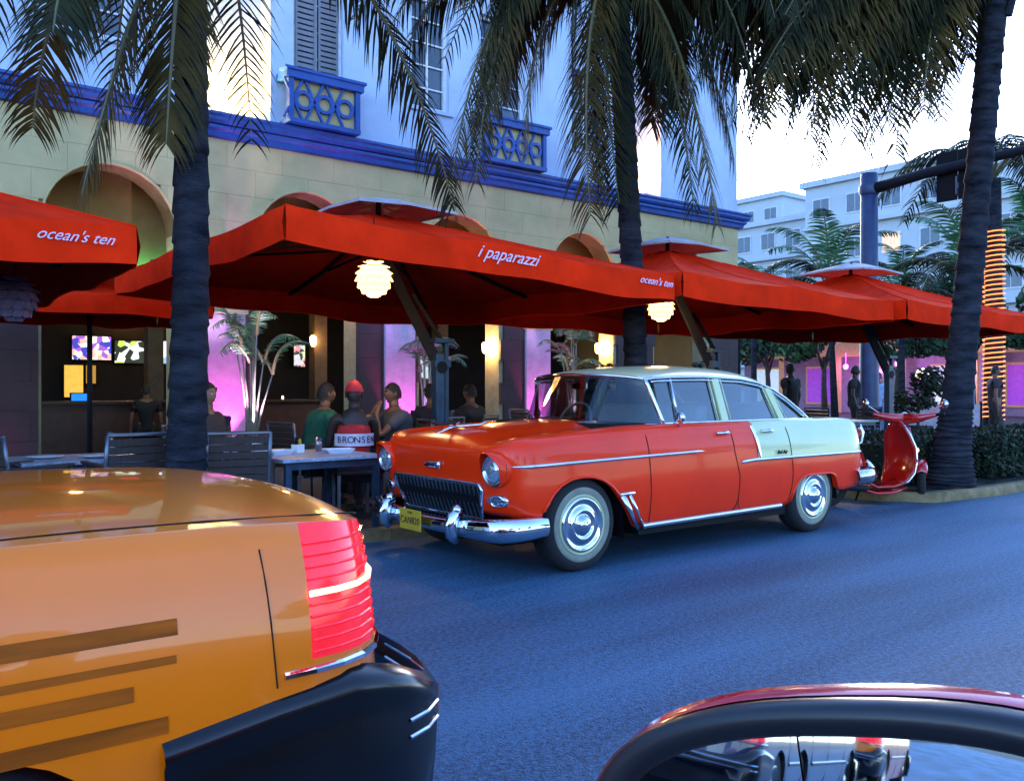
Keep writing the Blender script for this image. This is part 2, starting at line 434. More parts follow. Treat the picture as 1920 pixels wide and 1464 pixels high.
MB(O).box(19.0, 19.4, YF + 0.501, YF + 9, 5.6, ZT).build('side_wall', M_upper, hotel)
MB(O).box(-14, 19.4, YF - .05, YF + 9.2, ZT, ZT + .3).build('roof', M_upper, hotel)
for (a, b, z0, z1) in wins:
    f = MB(O)
    for q in ((a, a + .07, z0, z1), (b - .07, b, z0, z1), (a + .07, b - .07, z0, z0 + .07), (a + .07, b - .07, z1 - .07, z1)):
        f.box(q[0], q[1], YF + .12, YF + .20, q[2], q[3])
    fo = f.build('window_frame', M_blue if a > 13 and a < 14 else M_wfr, hotel)
    MB(O).box(a + .07, b - .07, YF + .19, YF + .2, z0 + .07, z1 - .07).build('pane', M_wglass, fo)
    n = 4 if a > 13 else 5
    g = MB(O)
    for k in range(1, n): g.box(a + .07, b - .07, YF + .15, YF + .187, z0 + (z1 - z0) * k / n - .015, z0 + (z1 - z0) * k / n + .015)
    g.box((a + b) / 2 - .02, (a + b) / 2 + .02, YF + .148, YF + .186, z0 + .07, z1 - .07)
    g.build('glazing_bar', M_wfr, fo)
    MB(O).box(a - .08, b + .08, YF - .04, YF + .12, z0 - .07, z0 - .003).build('sill', M_upper, hotel)
# shutters of the window over the first balcony
for sx in (6.79, 7.245):
    s_ = MB(O).box(sx, sx + .04, YF + .08, YF + .115, 7.0, 9.3).box(sx + .36, sx + .40, YF + .08, YF + .115, 7.0, 9.3)
    so_ = s_.build('shutter', M_shut, hotel)
    sl = MB(O).box(sx + .04, sx + .36, YF + .085, YF + .115, 0, 0.07).mesh('shutter_slat', M_shut)
    for k in range(23):
        inst(sl, 'slat', so_, (0, 0, 7.0 + k * .1), (0, 0, 0))
# balconies with ring lattice
def balcony(x0, x1):
    z0, zt = 6.03, 6.92
    b = MB(O).box(x0 - .06, x1 + .06, YF - .44, YF - .22, zt - .13, zt).box(x0 - .1, x1 + .1, YF - .47, YF - .19, zt, zt + .05)
    b.box(x0 - .06, x0 + .06, YF - .215, YF + .02, zt - .13, zt).box(x1 - .06, x1 + .06, YF - .215, YF + .02, zt - .13, zt)
    bo = b.build('balcony', M_blue, hotel)
    MB(O).box(x0, x1, YF - .42, YF + .02, z0 - .02, z0 + .06).build('balcony_floor', M_blue, bo)
    for xx in (x0, x1 - .09): MB(O).box(xx, xx + .09, YF - .40, YF - .28, z0 + .06, zt - .13).build('corner_post', M_blue, bo)
    n = round((x1 - x0 - .18) / .40); st = (x1 - x0 - .18) / n; zc = (z0 + .06 + zt - .13) / 2; rr = min(st, .56) / 2 * .72
    MB(O).box(x0 + .09, x1 - .09, YF - .315, YF - .30, z0 + .06, zt - .13).build('backing_panel', M_cream, bo)
    rm = MB(); N = 20
    prof = [(rr - .03, 0), (rr + .03, 0), (rr + .03, .05), (rr - .03, .05), (rr - .03, 0)]
    rm.lathe(prof, N, axis='y'); rme = rm.mesh('lattice_ring', M_blue)
    for k in range(n):
        xc = x0 + .09 + st * (k + .5)
        inst(rme, 'lattice_ring', bo, (xc + O[0], YF - .378 + O[1], zc))
        if k < n:
            dz = (zt - .13 - z0 - .06) / 2
            for sgn in (-1, 1):
                xb = xc + st / 2 * sgn
                if sgn == 1 and k < n - 1 or sgn == -1 and k == 0 or sgn == 1:
                    m_ = MB(O)
                    for s2 in (-1, 1): m_.bar((xb, YF - .35, zc), (xb - .17 * 1, YF - .35, zc + dz * s2), .04, .045, (0, 1, 0)); m_.bar((xb, YF - .35, zc), (xb + .17, YF - .35, zc + dz * s2), .04, .045, (0, 1, 0))
                    if k < n - 1 or sgn == -1: m_.build('lattice_cross', M_blue, bo)
balcony(6.46, 7.85); balcony(10.7, 12.35)
# interior
MB(O).box(-14, 19.0, YF + .95, YF + 1.05, 3.42, 5.34).build('tympanum_wall', mat('ochre_tympanum', (.22, .13, .04), rough=.9, var=.25, scale=.8), hotel)
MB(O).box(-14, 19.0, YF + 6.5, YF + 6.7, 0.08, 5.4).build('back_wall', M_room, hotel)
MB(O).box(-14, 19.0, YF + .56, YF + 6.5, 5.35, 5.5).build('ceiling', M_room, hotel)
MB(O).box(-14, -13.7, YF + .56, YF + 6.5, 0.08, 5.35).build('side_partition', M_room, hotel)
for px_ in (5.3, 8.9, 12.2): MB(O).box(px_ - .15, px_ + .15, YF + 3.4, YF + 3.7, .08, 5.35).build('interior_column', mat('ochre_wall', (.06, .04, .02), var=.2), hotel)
# floodlights in the niches
def flood(x, y, z, label, col, watts, aim, ang, parent_label_cat='floodlight', gr='floodlights on the hotel front'):
    e = empty('floodlight', (x, y, z), label=label, cat='floodlight', group=gr)
    MB().box(-.11, .11, -.07, .07, 0.03, .15).box(-.03, .03, -.03, .03, 0, .03).build('housing', M_black, e)
    MB().box(-.095, .095, -.055, .055, .151, .156).build('lens', emis('flood_lens_' + str(round(col[2], 2)), col, 6), e)
    return e
f1 = flood(5.71, YF + .18, 5.9, 'floodlight throwing yellow light up the bright niche', (1, .78, .28), 0, None, 0)
for dx in (-.33, 0, .33):
    spot_light('flood_lamp', (5.71 + dx, YF + .22, 6.1), (5.71 + dx, YF + .42, 9.5), (1, .62, .15), 80, 120, .06)
f2 = flood(15.75, YF + .18, 5.9, 'floodlight throwing peach light up the niche beside the second palm', (1, .55, .28), 0, None, 0)
for dx in (-.35, 0, .35):
    spot_light('flood_lamp', (15.75 + dx, YF + .22, 6.1), (15.75 + dx, YF + .42, 9.5), (1, .45, .18), 70, 120, .06)
e = empty('wall_uplight', (5.62, YF - .12, 2.75), 0, 'small wall uplight sending a violet beam up the pier above the umbrella', 'wall light')
MB().box(-.06, .06, -.07, .12, 0, .16).build('housing', M_black, e)
spot_light('beam_lamp', (5.62, YF - .20, 2.95), (5.66, YF - .02, 4.6), (.85, .12, 1.0), 26, 22, .02, blend=.8)
# magenta uplights at the feet of the piers
UPC = (1.0, .08, .70)
for i, (x, lab) in enumerate([(5.47, 'magenta uplight at the pier right of the nearest palm trunk'), (8.9, 'magenta uplight at the pier behind the man in the grey shirt'), (12.4, 'magenta uplight at the pier behind the windscreen'), (1.95, 'magenta uplight at the pier behind the left umbrella')]):
    flood(x, YF - .35, .08, lab, UPC, 0, None, 0, gr='magenta uplights along the arcade')
    spot_light('uplight_lamp', (x, YF - .38, .26), (x, YF - .02, 1.75), UPC, [64, 40, 42, 0.5][i], 60, .05, blend=.5)
# ---------------------------------------------------------------- cantilever umbrellas
M_under = M_canvas
def make_umbrella(cx, cy, label, zf=2.30, dz=0.0, half=2.2, words=None, post=True, zo=.155):
    """square canopy; dz = how much the left edge sits higher than the right"""
    root = empty('cantilever_umbrella', (cx, cy, 0.08), label=label, cat='umbrella', group='red cantilever umbrellas along the pavement')
    zt = zf + .28 - .08; za = 3.36 - .08; N = 10
    def edge_z(x): return zt + dz * (0.5 - x / (2 * half)) / 1.0
    def canopy_pt(i, j):   # i across x, j across y, -N..N
        a, b = i / N, j / N; m = max(abs(a), abs(b)); x, y = a * half, b * half
        ze = edge_z(x)
        z = lerp(za, ze, m) - 0.10 * math.sin(math.pi * m) * (1 - 0.55 * (min(abs(a), abs(b)) / (m + 1e-6)) ** 3)
        # fabric sags between the ribs at the rim
        t = min(abs(a), abs(b)) / (m + 1e-6)
        z -= 0.05 * m * m * math.sin(math.pi * min(1, t)) ** 2 * 0.8
        return (x, y, z)
    for nm_, mm_, dz_ in (('canopy', M_canvas, 0), ('canopy_shade', M_canvas_shade, -.010)):  # second sheet is added, its darker red stands for underside shade
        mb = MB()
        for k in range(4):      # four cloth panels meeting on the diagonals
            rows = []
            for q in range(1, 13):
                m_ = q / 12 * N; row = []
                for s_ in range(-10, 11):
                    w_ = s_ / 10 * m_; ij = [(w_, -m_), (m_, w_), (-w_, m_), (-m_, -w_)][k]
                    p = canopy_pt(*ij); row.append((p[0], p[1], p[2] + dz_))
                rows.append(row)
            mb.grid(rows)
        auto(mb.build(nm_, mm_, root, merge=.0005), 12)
    # scalloped valance, one per side
    for k in range(4):
        mb = MB(); top = []; n = 24
        for q in range(n + 1):
            a = -1 + 2 * q / n
            x, y = [(a * half, -half), (half, a * half), (-a * half, half), (-half, -a * half)][k]
            nx, ny = [(0, -1), (1, 0), (0, 1), (-1, 0)][k]
            ii = a * N
            m_ = canopy_pt(*[(ii, -N), (N, ii), (-ii, N), (-N, -ii)][k])
            wv = 0.012 * math.sin(q * 1.3 + k) 
            dep = .27 + .012 * math.sin(q * .7 + k * 2)
            top.append([(x + nx * .004, y + ny * .004, m_[2]), (x + nx * (.02 + wv), y + ny * (.02 + wv), m_[2] - dep * .5), (x + nx * (.012 - wv), y + ny * (.012 - wv), m_[2] - dep)])
        mb.grid(top); vl_ = mb.build('valance', M_canvas, root, smooth=True)
        mb = MB(); mb.grid([[(p[0] - nx * .006, p[1] - ny * .006, p[2] + .001) for p in r_] for r_ in top]); mb.build('valance_shade', M_canvas_shade, vl_, smooth=True)  # added inner sheet, valance shade painted in its colour
        mb2 = MB(); mb2.tube([(p[2][0], p[2][1], p[2][2]) for p in top], .006, 5); mb2.build('hem', M_canvas, root)
    # seams where the cloth panels meet
    for k in range(8):
        ang = k * math.pi / 4; q_ = max(abs(math.cos(ang)), abs(math.sin(ang))); ii, jj = N * math.cos(ang) / q_, N * math.sin(ang) / q_
        pts = [canopy_pt(ii * t, jj * t) for t in (.25, .4, .55, .7, .85, 1)]
        MB().tube([(p[0], p[1], p[2] + .004) for p in pts], .010, 5, sy=.6).build('seam', M_canvas, root)
    # vent cap
    mb = MB(); hw = .62
    ring = lambda h_, z_: [(-h_, -h_, z_), (0, -h_, z_ + .03), (h_, -h_, z_), (h_, 0, z_ + .03), (h_, h_, z_), (0, h_, z_ + .03), (-h_, h_, z_), (-h_, 0, z_ + .03)]
    mb.grid([ring(hw, za - .06), ring(hw, za - .03), ring(hw * .5, za + .07), ring(.04, za + .13)], closed=True)
    mb.build('vent_cap', M_vent, root)
    MB().tube([(0, 0, za - .25), (0, 0, za + .16)], .03, 8).build('hub', M_dark_metal, root)
    # ribs below the cloth
    for k in range(8):
        ang = k * math.pi / 4; ux, uy = math.cos(ang), math.sin(ang); L = half / max(abs(ux), abs(uy)) * .985
        ii, jj = N * ux / max(abs(ux), abs(uy)), N * uy / max(abs(ux), abs(uy))
        pts = []
        for t in (0.02, .3, .6, .85, .98):
            p = canopy_pt(ii * t, jj * t); pts.append((p[0], p[1], p[2] - .045))
        mb = MB()
        for p, q in zip(pts, pts[1:]): mb.bar(p, q, .03, .045)
        mb.build('rib', M_black, root)
        mb = MB(); p = canopy_pt(ii * .52, jj * .52); mb.bar((0, 0, za - .42), (p[0], p[1], p[2] - .07), .02, .03); mb.build('strut', M_black, root)
    if post:
        pxx, pyy = .52, -.40
        mb = MB(); mb.box(pxx - .055, pxx + .055, pyy - .05, pyy + .05, 0, 1.66); mb.box(pxx + .08, pxx + .13, pyy - .03, pyy + .03, 0, 1.78)
        mb.box(pxx - .07, pxx + .15, pyy - .045, pyy + .045, 1.5, 1.58)
        po = mb.build('post', M_post, root); bevel(po, .008)
        MB().box(pxx - .09, pxx + .17, pyy - .08, pyy + .08, 1.781, 1.83).build('post_cap', M_post, po)
        MB().box(pxx - .4, pxx + .45, pyy - .4, pyy + .4, 0.0, .06).build('base_plate', M_dark_metal, root)
        mb = MB(); mb.bar((pxx + .05, pyy, 1.45), (-.02, 0.0, za - .33), .085, .12); mb.bar((pxx + .11, pyy, 1.74), (pxx * .5 + .06, pyy * .5, 2.35), .04, .05)
        ao = mb.build('cantilever_arm', M_dark_metal, root); bevel(ao, .01)
        MB().lathe([(.001, -.06), (.07, -.06), (.07, .06), (.001, .06)], 14, (pxx + .02, pyy, 1.50), 'y').build('pivot', M_dark_metal, ao)
    else: MB().tube([(0, 0, 0), (0, 0, za - .2)], .035, 10).build('post', M_dark_metal, root, smooth=True)
    for (s, xx, size) in (words or []):
        zz = edge_z(xx) - zo
        t = text('lettering', s, size, M_thread, root, frame((xx, -half - .042, zz), (1, 0, -dz / (2 * half)), (0, 0, 1)), .002, .55)
    return root
big_u = make_umbrella(5.05, 8.96, 'large red umbrella in the middle with i paparazzi lettering', 2.28, .20, 2.22, [('i paparazzi', -.08, .165), ("ocean's ten", 1.90, .11)], zo=.11)
big_u.scale = (1, 1.12, 1)
make_umbrella(9.62, 8.68, 'red umbrella behind the parked car roof, right of the second palm', 2.28, .06, 2.2)
make_umbrella(14.1, 8.5, 'far red umbrella with grey vent cap in front of the steel signal pole', 2.28, .02, 2.15)
make_umbrella(-.46, 8.70, "red umbrella at the left edge with ocean's ten lettering", 2.19, .04, 2.2, [("ocean's ten", 1.80, .105)], zo=.12)
make_umbrella(2.9, 13.1, 'rear red umbrella with pale vent cap near the arcade on the left', 2.70, 0, 1.25, post=False).scale = (1, 1, .84)

# ---------------------------------------------------------------- lantern lamps under the canopies
M_petal = mat('lamp_petal', (.9, .8, .6), emit=(1, .60, .22), es=.42, var=.03)
M_core = emis('lamp_core', (1, .70, .32), 3)
def lantern_mesh():
    mb = MB(); R0 = .168
    for row in range(7):
        ph = math.pi * (row + .8) / 8.2; n = max(5, round(12 * math.sin(ph)))
        for k in range(n):
            t = 2 * math.pi * (k + .5 * (row % 2)) / n
            d = Vector((math.sin(ph) * math.cos(t), math.sin(ph) * math.sin(t), math.cos(ph)))
            tn = Vector((-math.sin(t), math.cos(t), 0)); dn = Vector((math.cos(ph) * math.cos(t), math.cos(ph) * math.sin(t), -math.sin(ph)))
            wv = .052
            pts = []
            for (a, b, h) in ((-1, -.5, .84), (1, -.5, .84), (1.05, .3, 1.0), (.55, .8, 1.12), (-.55, .8, 1.12), (-1.05, .3, 1.0)):
                pts.append(d * (R0 * h) + tn * (wv * a) + dn * (wv * 1.25 * b))
            mb.add(pts, [(0, 1, 2, 5), (5, 2, 3, 4)])
    return mb.mesh('petal_shade', M_petal, fix=False)
lme = lantern_mesh(); core = MB().ball((0, 0, 0), .10, 14, 9).mesh('bulb', M_core, True); cord = MB().tube([(0, 0, .16), (0, 0, .62)], .006, 5).mesh('cord', M_black)
def lantern(x, y, z, label, on=True, sc=1.0, watts=5.5):
    e = empty('pendant_lantern', (x, y, z), label=label, cat='lantern', group='petal lanterns under the umbrellas')
    e.scale = (sc,) * 3
    inst(lme, 'petal_shade', e) if on else inst(MBoff, 'petal_shade', e)
    if on: inst(core, 'bulb', e); point_light('lantern_lamp', (x, y, z - .26 * sc), (1, .62, .28), watts, .12)
    inst(cord, 'cord', e)
MBoff = lme.copy(); MBoff.materials.clear(); MBoff.materials.append(mat('unlit_petal', (.14, .10, .20), rough=.6))
lantern(4.39, 7.88, 2.45, 'glowing petal lantern under the middle umbrella')
lantern(9.34, 8.55, 2.48, 'glowing petal lantern under the umbrella right of the second palm', sc=1.02)
lantern(1.22, 8.02, 2.06, 'unlit petal lantern at the left edge under the left umbrella', on=False)
# ---------------------------------------------------------------- classic two-tone sedan
CX, CY = 3.58, 5.69
sedan = empty('vintage_sedan', (CX + 2.45, CY, 0), label='vintage orange-red sedan with pale green roof and rear quarter, parked at the kerb', cat='car')
OF = (-2.45, 0, 0)
U0, U1 = 0.13, 4.74
ARCH = [(.12, .44), (.40, .43), (.44, .49), (.50, .585), (.58, .645), (.68, .682), (.79, .693), (.90, .685), (1.0, .655), (1.09, .60), (1.17, .52), (1.28, .40), (1.385, .265), (1.44, .26),
        (3.30, .275), (3.37, .30), (3.395, .38), (3.43, .47), (3.50, .525), (3.60, .54), (3.95, .54), (4.03, .52), (4.08, .46), (4.12, .38), (4.20, .36), (4.74, .42)]
def Whalf(u):
    w_ = .935
    d0 = max(0, min(1, (u - U0) / .50)); d1 = max(0, min(1, (U1 - u) / .42))
    return w_ * (1 - (1 - d0) ** 5.0) ** (1 / 5.0) * (1 - (1 - d1) ** 3.4) ** (1 / 3.4)
def Sz(u, z):
    return sinterp([(.24, .925), (.33, .962), (.48, .992), (.60, 1.0), (.72, .992), (.80, .985), (.88, .972), (.96, .945), (1.05, .90)], z)
def Hbase(u): return sinterp([(.12, .945), (.3, .978), (.8, 1.012), (1.3, 1.035), (1.8, 1.055), (2.6, 1.055), (3.6, 1.06), (4.0, 1.055), (4.5, 1.035), (4.74, 1.0)], u)
def Htop(u, fr):
    v = abs(fr) * max(.05, Whalf(u)) ; z = Hbase(u)
    if u < 1.7:
        k = min(1, max(0, (u - .12) / .25)) * min(1, (1.75 - u) / .4)
        z += .045 * k * math.exp(-(v / .42) ** 4) + .012 * k * math.exp(-((v - .80) / .07) ** 2) - .02 * k * math.exp(-((v - .62) / .08) ** 2)
    if u > 3.9:
        k = min(1, (u - 3.9) / .4)
        z += .012 * k * math.exp(-((v - .82) / .06) ** 2) - .02 * k * math.exp(-((v - .6) / .15) ** 2)
    a = .11
    if abs(fr) > 1 - a: z -= .085 * (1 - math.sqrt(max(0, 1 - ((abs(fr) - 1 + a) / a) ** 2)))
    for e, L in ((u - U0, .16), (U1 - u, .10)):
        if e < L: z -= (.085 if L > .12 else .06) * (1 - math.sqrt(max(0, 1 - ((L - e) / L) ** 2)))
    return z
us = [U0 + .50 * (1 - math.cos(t * math.pi / 2 / 12)) * 1.0 for t in range(0, 12)]
us = [u for u in us if u < .40]
us += [.40, .42, .44, .47, .50, .54, .58, .63, .68, .74, .79, .85, .90, .95, 1.0, 1.05, 1.09, 1.13, 1.17, 1.22, 1.28, 1.33, 1.385, 1.41, 1.44, 1.50,
       1.6, 1.7, 1.8, 1.95, 2.1, 2.3, 2.5, 2.575, 2.65, 2.75, 2.87, 2.95, 3.05, 3.15, 3.22, 3.30, 3.34, 3.37, 3.395, 3.41, 3.43, 3.46, 3.50, 3.55, 3.60, 3.7, 3.8, 3.9, 3.95, 3.99, 4.03, 4.055, 4.08, 4.10, 4.12, 4.16, 4.20, 4.3]
us += sorted(U1 - .42 * (1 - math.cos(t * math.pi / 2 / 9)) for t in range(0, 10))
us = sorted(set(round(u, 4) for u in us))
FR = [1, .992, .975, .95, .92, .89, .85, .80, .72, .62, .5, .36, .2, 0]
ZM = .722
def section(u):
    zb = interp(ARCH, u); zt = Htop(u, 1.0); pts = []
    fz = lambda z: 0.0
    W_ = Whalf(u)
    fw = max(0, 1 - (u - U0) / .30); rw = max(0, 1 - (U1 - u) / .25)
    def du(z):     # front face leans: brow forward above, tucked below; rear likewise
        a = fw * sinterp([(.3, .10), (.44, .05), (.55, .0), (.72, -.015), (.86, -.03), (.95, -.02)], z)
        b = rw * sinterp([(.3, -.06), (.5, 0), (.75, .02), (.95, -.05), (1.05, -.08)], z)
        return a + b
    pts.append((u + du(zb), max(0, W_ * Sz(u, zb) - .05), zb + .012))
    for k in range(9):
        z = lerp(zb, ZM, k / 8); pts.append((u + du(z), W_ * Sz(u, z), z))
    for k in range(1, 7):
        z = lerp(ZM, zt, k / 6); pts.append((u + du(z), W_ * Sz(u, z), z))
    for fr in FR[1:]:
        z = Htop(u, fr); pts.append((u + du(min(z, .95)), W_ * Sz(u, zt) * fr, z))
    return pts
secs = [section(u) for u in us]
NSIDE = 16                        # rows 0..15 are side, then top
ntop = len(FR)
def region(i, j):
    um = (us[i] + us[i + 1]) / 2
    if j < NSIDE - 1:
        if 1.44 < um < 2.575: return 'front_door'
        if 2.575 < um < 3.37: return 'rear_door'
        return 'body'
    frm = (FR[j - NSIDE + 1] + FR[min(j - NSIDE + 2, ntop - 1)]) / 2
    if 1.6 < um < 3.9 and frm < .80: return None
    if um < 1.55 and frm < .72: return 'hood'
    if um > 3.99 and frm < .72: return 'trunk_lid'
    return 'body'
def cmat(i, j):
    um = (us[i] + us[i + 1]) / 2
    if j < 9: return 0
    if um > 2.87: return 1
    return 0
for side in (-1, 1):
    for reg in ('body', 'hood', 'trunk_lid', 'front_door', 'rear_door'):
        if side == 1 and reg in ('hood', 'trunk_lid', 'body'): continue
        mb = MB(OF)
        for sd_ in ((-1, 1) if reg in ('hood', 'trunk_lid', 'body') else (side,)):
            rows = [[(p[0], p[1] * sd_, p[2]) for p in s_] for s_ in secs]
            mb.grid(rows, mifn=cmat, keep=lambda i, j: region(i, j) == reg)
        me = mb.mesh(reg, [M_red_paint, M_pale_paint], smooth=True, merge=.0008)
        bm = bmesh.new(); bm.from_mesh(me)
        loose = [v for v in bm.verts if not v.link_faces]; bmesh.ops.delete(bm, geom=loose, context='VERTS'); bm.to_mesh(me); bm.free()
        o = inst(me, reg, sedan)
def sidept(u, z, sgn=-1, out=0.0):
    zb = interp(ARCH, u); v = Whalf(u) * Sz(u, z)
    fw = max(0, 1 - (u - U0) / .30); rw = max(0, 1 - (U1 - u) / .25)
    a = fw * sinterp([(.3, .10), (.44, .05), (.55, .0), (.72, -.015), (.86, -.03), (.95, -.02)], z) + rw * sinterp([(.3, -.06), (.5, 0), (.75, .02), (.95, -.05), (1.05, -.08)], z)
    return (u + a, sgn * (v + out), z)
def frontu(v, z):
    """u of the front face at lateral v, height z"""
    lo, hi = U0, U0 + .5
    for _ in range(30):
        m = (lo + hi) / 2
        if Whalf(m) * Sz(m, z) < abs(v): lo = m
        else: hi = m
    return sidept(lo, z)[0]
# arch lips, seams
for sg in (-1, 1):
    for (a, b) in ((.425, 1.36), (3.375, 4.12)):
        mb = MB(OF); pts = [sidept(lerp(a, b, k / 30), interp(ARCH, lerp(a, b, k / 30)) + .004, sg, .003) for k in range(31)]
        mb.tube(pts, .011, 6); mb.build('arch_lip', M_red_paint, sedan, smooth=True)
M_seam = mat('seam_shadow', (.01, .004, .003), rough=.9)
def seam(path, sg, r=.0045):
    pts = []
    for (a, b) in zip(path, path[1:]):
        for k in range(8): t = k / 8; pts.append(sidept(lerp(a[0], b[0], t), lerp(a[1], b[1], t), sg, .0005))
    pts.append(sidept(*path[-1], sg, .0005))
    MB(OF).tube(pts, r, 5).build('door_seam', M_seam, sedan)
for sg in (-1, 1):
    seam([(1.50, 1.0), (1.50, .9), (1.505, .6), (1.52, .3)], sg)
    seam([(2.535, 1.0), (2.55, .8), (2.60, .6), (2.60, .40), (2.585, .34), (2.55, .305)], sg)
    seam([(2.60, .42), (2.62, .33), (2.66, .30)], sg, .003)
    seam([(3.33, 1.0), (3.345, .85), (3.36, .70), (3.365, .58), (3.36, .45), (3.34, .33)], sg)
# hood and cowl seams
def toppt(u, v, lift=.002):
    zt = Htop(u, 1.0); W_ = Whalf(u) * Sz(u, zt); fr = min(1, abs(v) / W_)
    fw = max(0, 1 - (u - U0) / .30); z = Htop(u, fr)
    return (u + fw * sinterp([(.3, .10), (.44, .05), (.55, .0), (.72, -.015), (.86, -.03), (.95, -.02)], min(z, .95)), v, z + lift)
for sg in (-1, 1):
    MB(OF).tube([toppt(lerp(.24, 1.40, k / 20), sg * lerp(.60, .66, k / 20), 0) for k in range(21)], .0045, 5).build('hood_seam', M_seam, sedan)
# chrome strips
def strip(path, sg, h, th, name='chrome_strip', taper=True):
    n = 40; pts = []
    tot = []
    for k in range(n + 1):
        t = k / n * (len(path) - 1); i = min(int(t), len(path) - 2); t -= i
        pts.append(sidept(lerp(path[i][0], path[i + 1][0], t), lerp(path[i][1], path[i + 1][1], t), sg, .004))
    rs = [min(1, .25 + min(k, n - k) / 2.5) if taper else 1 for k in range(n + 1)]
    mb = MB(OF); mb.tube(pts, rs, 8, sx=th, sy=h, upv=(0, 0, 1) if abs(path[0][0] - path[-1][0]) > .3 else (1, 0, 0))
    return mb.build(name, M_chrome, sedan, smooth=True)
for sg in (-1, 1):
    strip([(.20, .793), (1.2, .812), (2.15, .826)], sg, .015, .014)
    strip([(2.63, .712), (2.80, .722), (4.69, .722)], sg, .017, .018)
    strip([(2.845, 1.02), (2.87, .85), (2.885, .735)], sg, .020, .014, taper=False)
    strip([(1.47, .268), (3.28, .285)], sg, .022, .012, 'sill_strip', False)
    # stone guard behind the front wheel
    for (a, b, w_) in (((1.185, .535), (1.415, .265), .028), ((1.265, .53), (1.475, .265), .015)):
        p0, p1 = sidept(*a, sg, .010), sidept(*b, sg, .012)
        mb = MB(OF); mb.tube([p0, tuple((p0[i] + p1[i]) / 2 + (0, sg * .006, 0)[i] for i in range(3)), p1], w_, 8, sx=.35); mb.build('stone_guard', M_chrome, sedan, smooth=True)
    MB(OF).tube([sidept(1.16, .54, sg, .012), sidept(1.31, .545, sg, .012)], .014, 8, sx=.6).build('stone_guard', M_chrome, sedan, smooth=True)
    for uu in (2.42, 3.03):
        p = sidept(uu, .965, sg, 0)
        mb = MB(OF); mb.tube([(p[0] - .07, p[1] + sg * .035, p[2]), (p[0], p[1] + sg * .045, p[2] + .003), (p[0] + .07, p[1] + sg * .03, p[2])], .011, 8)
        mb.tube([(p[0] - .06, p[1] - sg * .02, p[2]), (p[0] - .06, p[1] + sg * .035, p[2])], .014, 8); mb.tube([(p[0] + .05, p[1] - sg * .02, p[2]), (p[0] + .05, p[1] + sg * .03, p[2])], .018, 8)
        mb.build('door_handle', M_chrome, sedan, smooth=True)
# wheel housings, underbody
mb = MB(OF)
mb.box(.30, 4.62, -.60, .60, .20, .60); mb.box(1.44, 3.35, -.86, .86, .20, .60)
for sg in (-1, 1):
    for uc in (.81, 3.73):
        prof = [(uc - .41, .25), (uc - .40, .5), (uc - .30, .70), (uc, .76), (uc + .33, .70), (uc + .43, .45), (uc + .45, .2)] if uc < 2 else [(uc - .40, .28), (uc - .36, .5), (uc - .2, .58), (uc + .2, .58), (uc + .38, .5), (uc + .42, .28)]
        mb.grid([[(a, sg * .60, b) for a, b in prof], [(a, sg * .885, b) for a, b in prof]])
mb.build('underbody', M_black, sedan, fix=False)
MB(OF).tube([(3.9, -.62, .30), (4.15, -.66, .30), (4.42, -.68, .28)], .028, 10).build('exhaust_pipe', M_chrome, sedan, smooth=True)
# wheels
tm = MB(); tm.lathe([(.19, -.09), (.29, -.105), (.33, -.09), (.345, -.05), (.347, 0), (.345, .05), (.33, .09), (.29, .105), (.19, .09)], 48, axis='y')
wme = tm.mesh('wheel', M_tyre, True)
ww = MB(); ww.lathe([(.212, -.098), (.240, -.109), (.258, -.108), (.272, -.1065), (.275, -.100)], 48, axis='y'); wwm = ww.mesh('whitewall', M_white_rub, True)
hc = MB(); hc.lathe([(.218, -.085), (.222, -.106), (.214, -.112), (.206, -.100)], 48, axis='y'); rimm = hc.mesh('trim_ring', M_pale_paint, True)
hc = MB(); hc.lathe([(.208, -.092), (.200, -.114), (.184, -.118), (.166, -.104), (.143, -.100), (.130, -.112), (.110, -.126), (.094, -.124), (.086, -.112), (.073, -.114), (.064, -.138), (.04, -.152), (.001, -.156)], 48, axis='y'); hcm = hc.mesh('hubcap', M_chrome, True)
sh = MB(); sh.lathe([(.2, -.05), (.001, -.05)], 20, axis='y'); 
for uc in (.81, 3.73):
    for sg in (-1, 1):
        w_ = inst(wme, 'wheel', sedan, (uc - 2.45, sg * .80, .345), (0, 0, 0 if sg < 0 else math.pi))
        inst(wwm, 'whitewall', w_); inst(rimm, 'trim_ring', w_); inst(hcm, 'hubcap', w_)
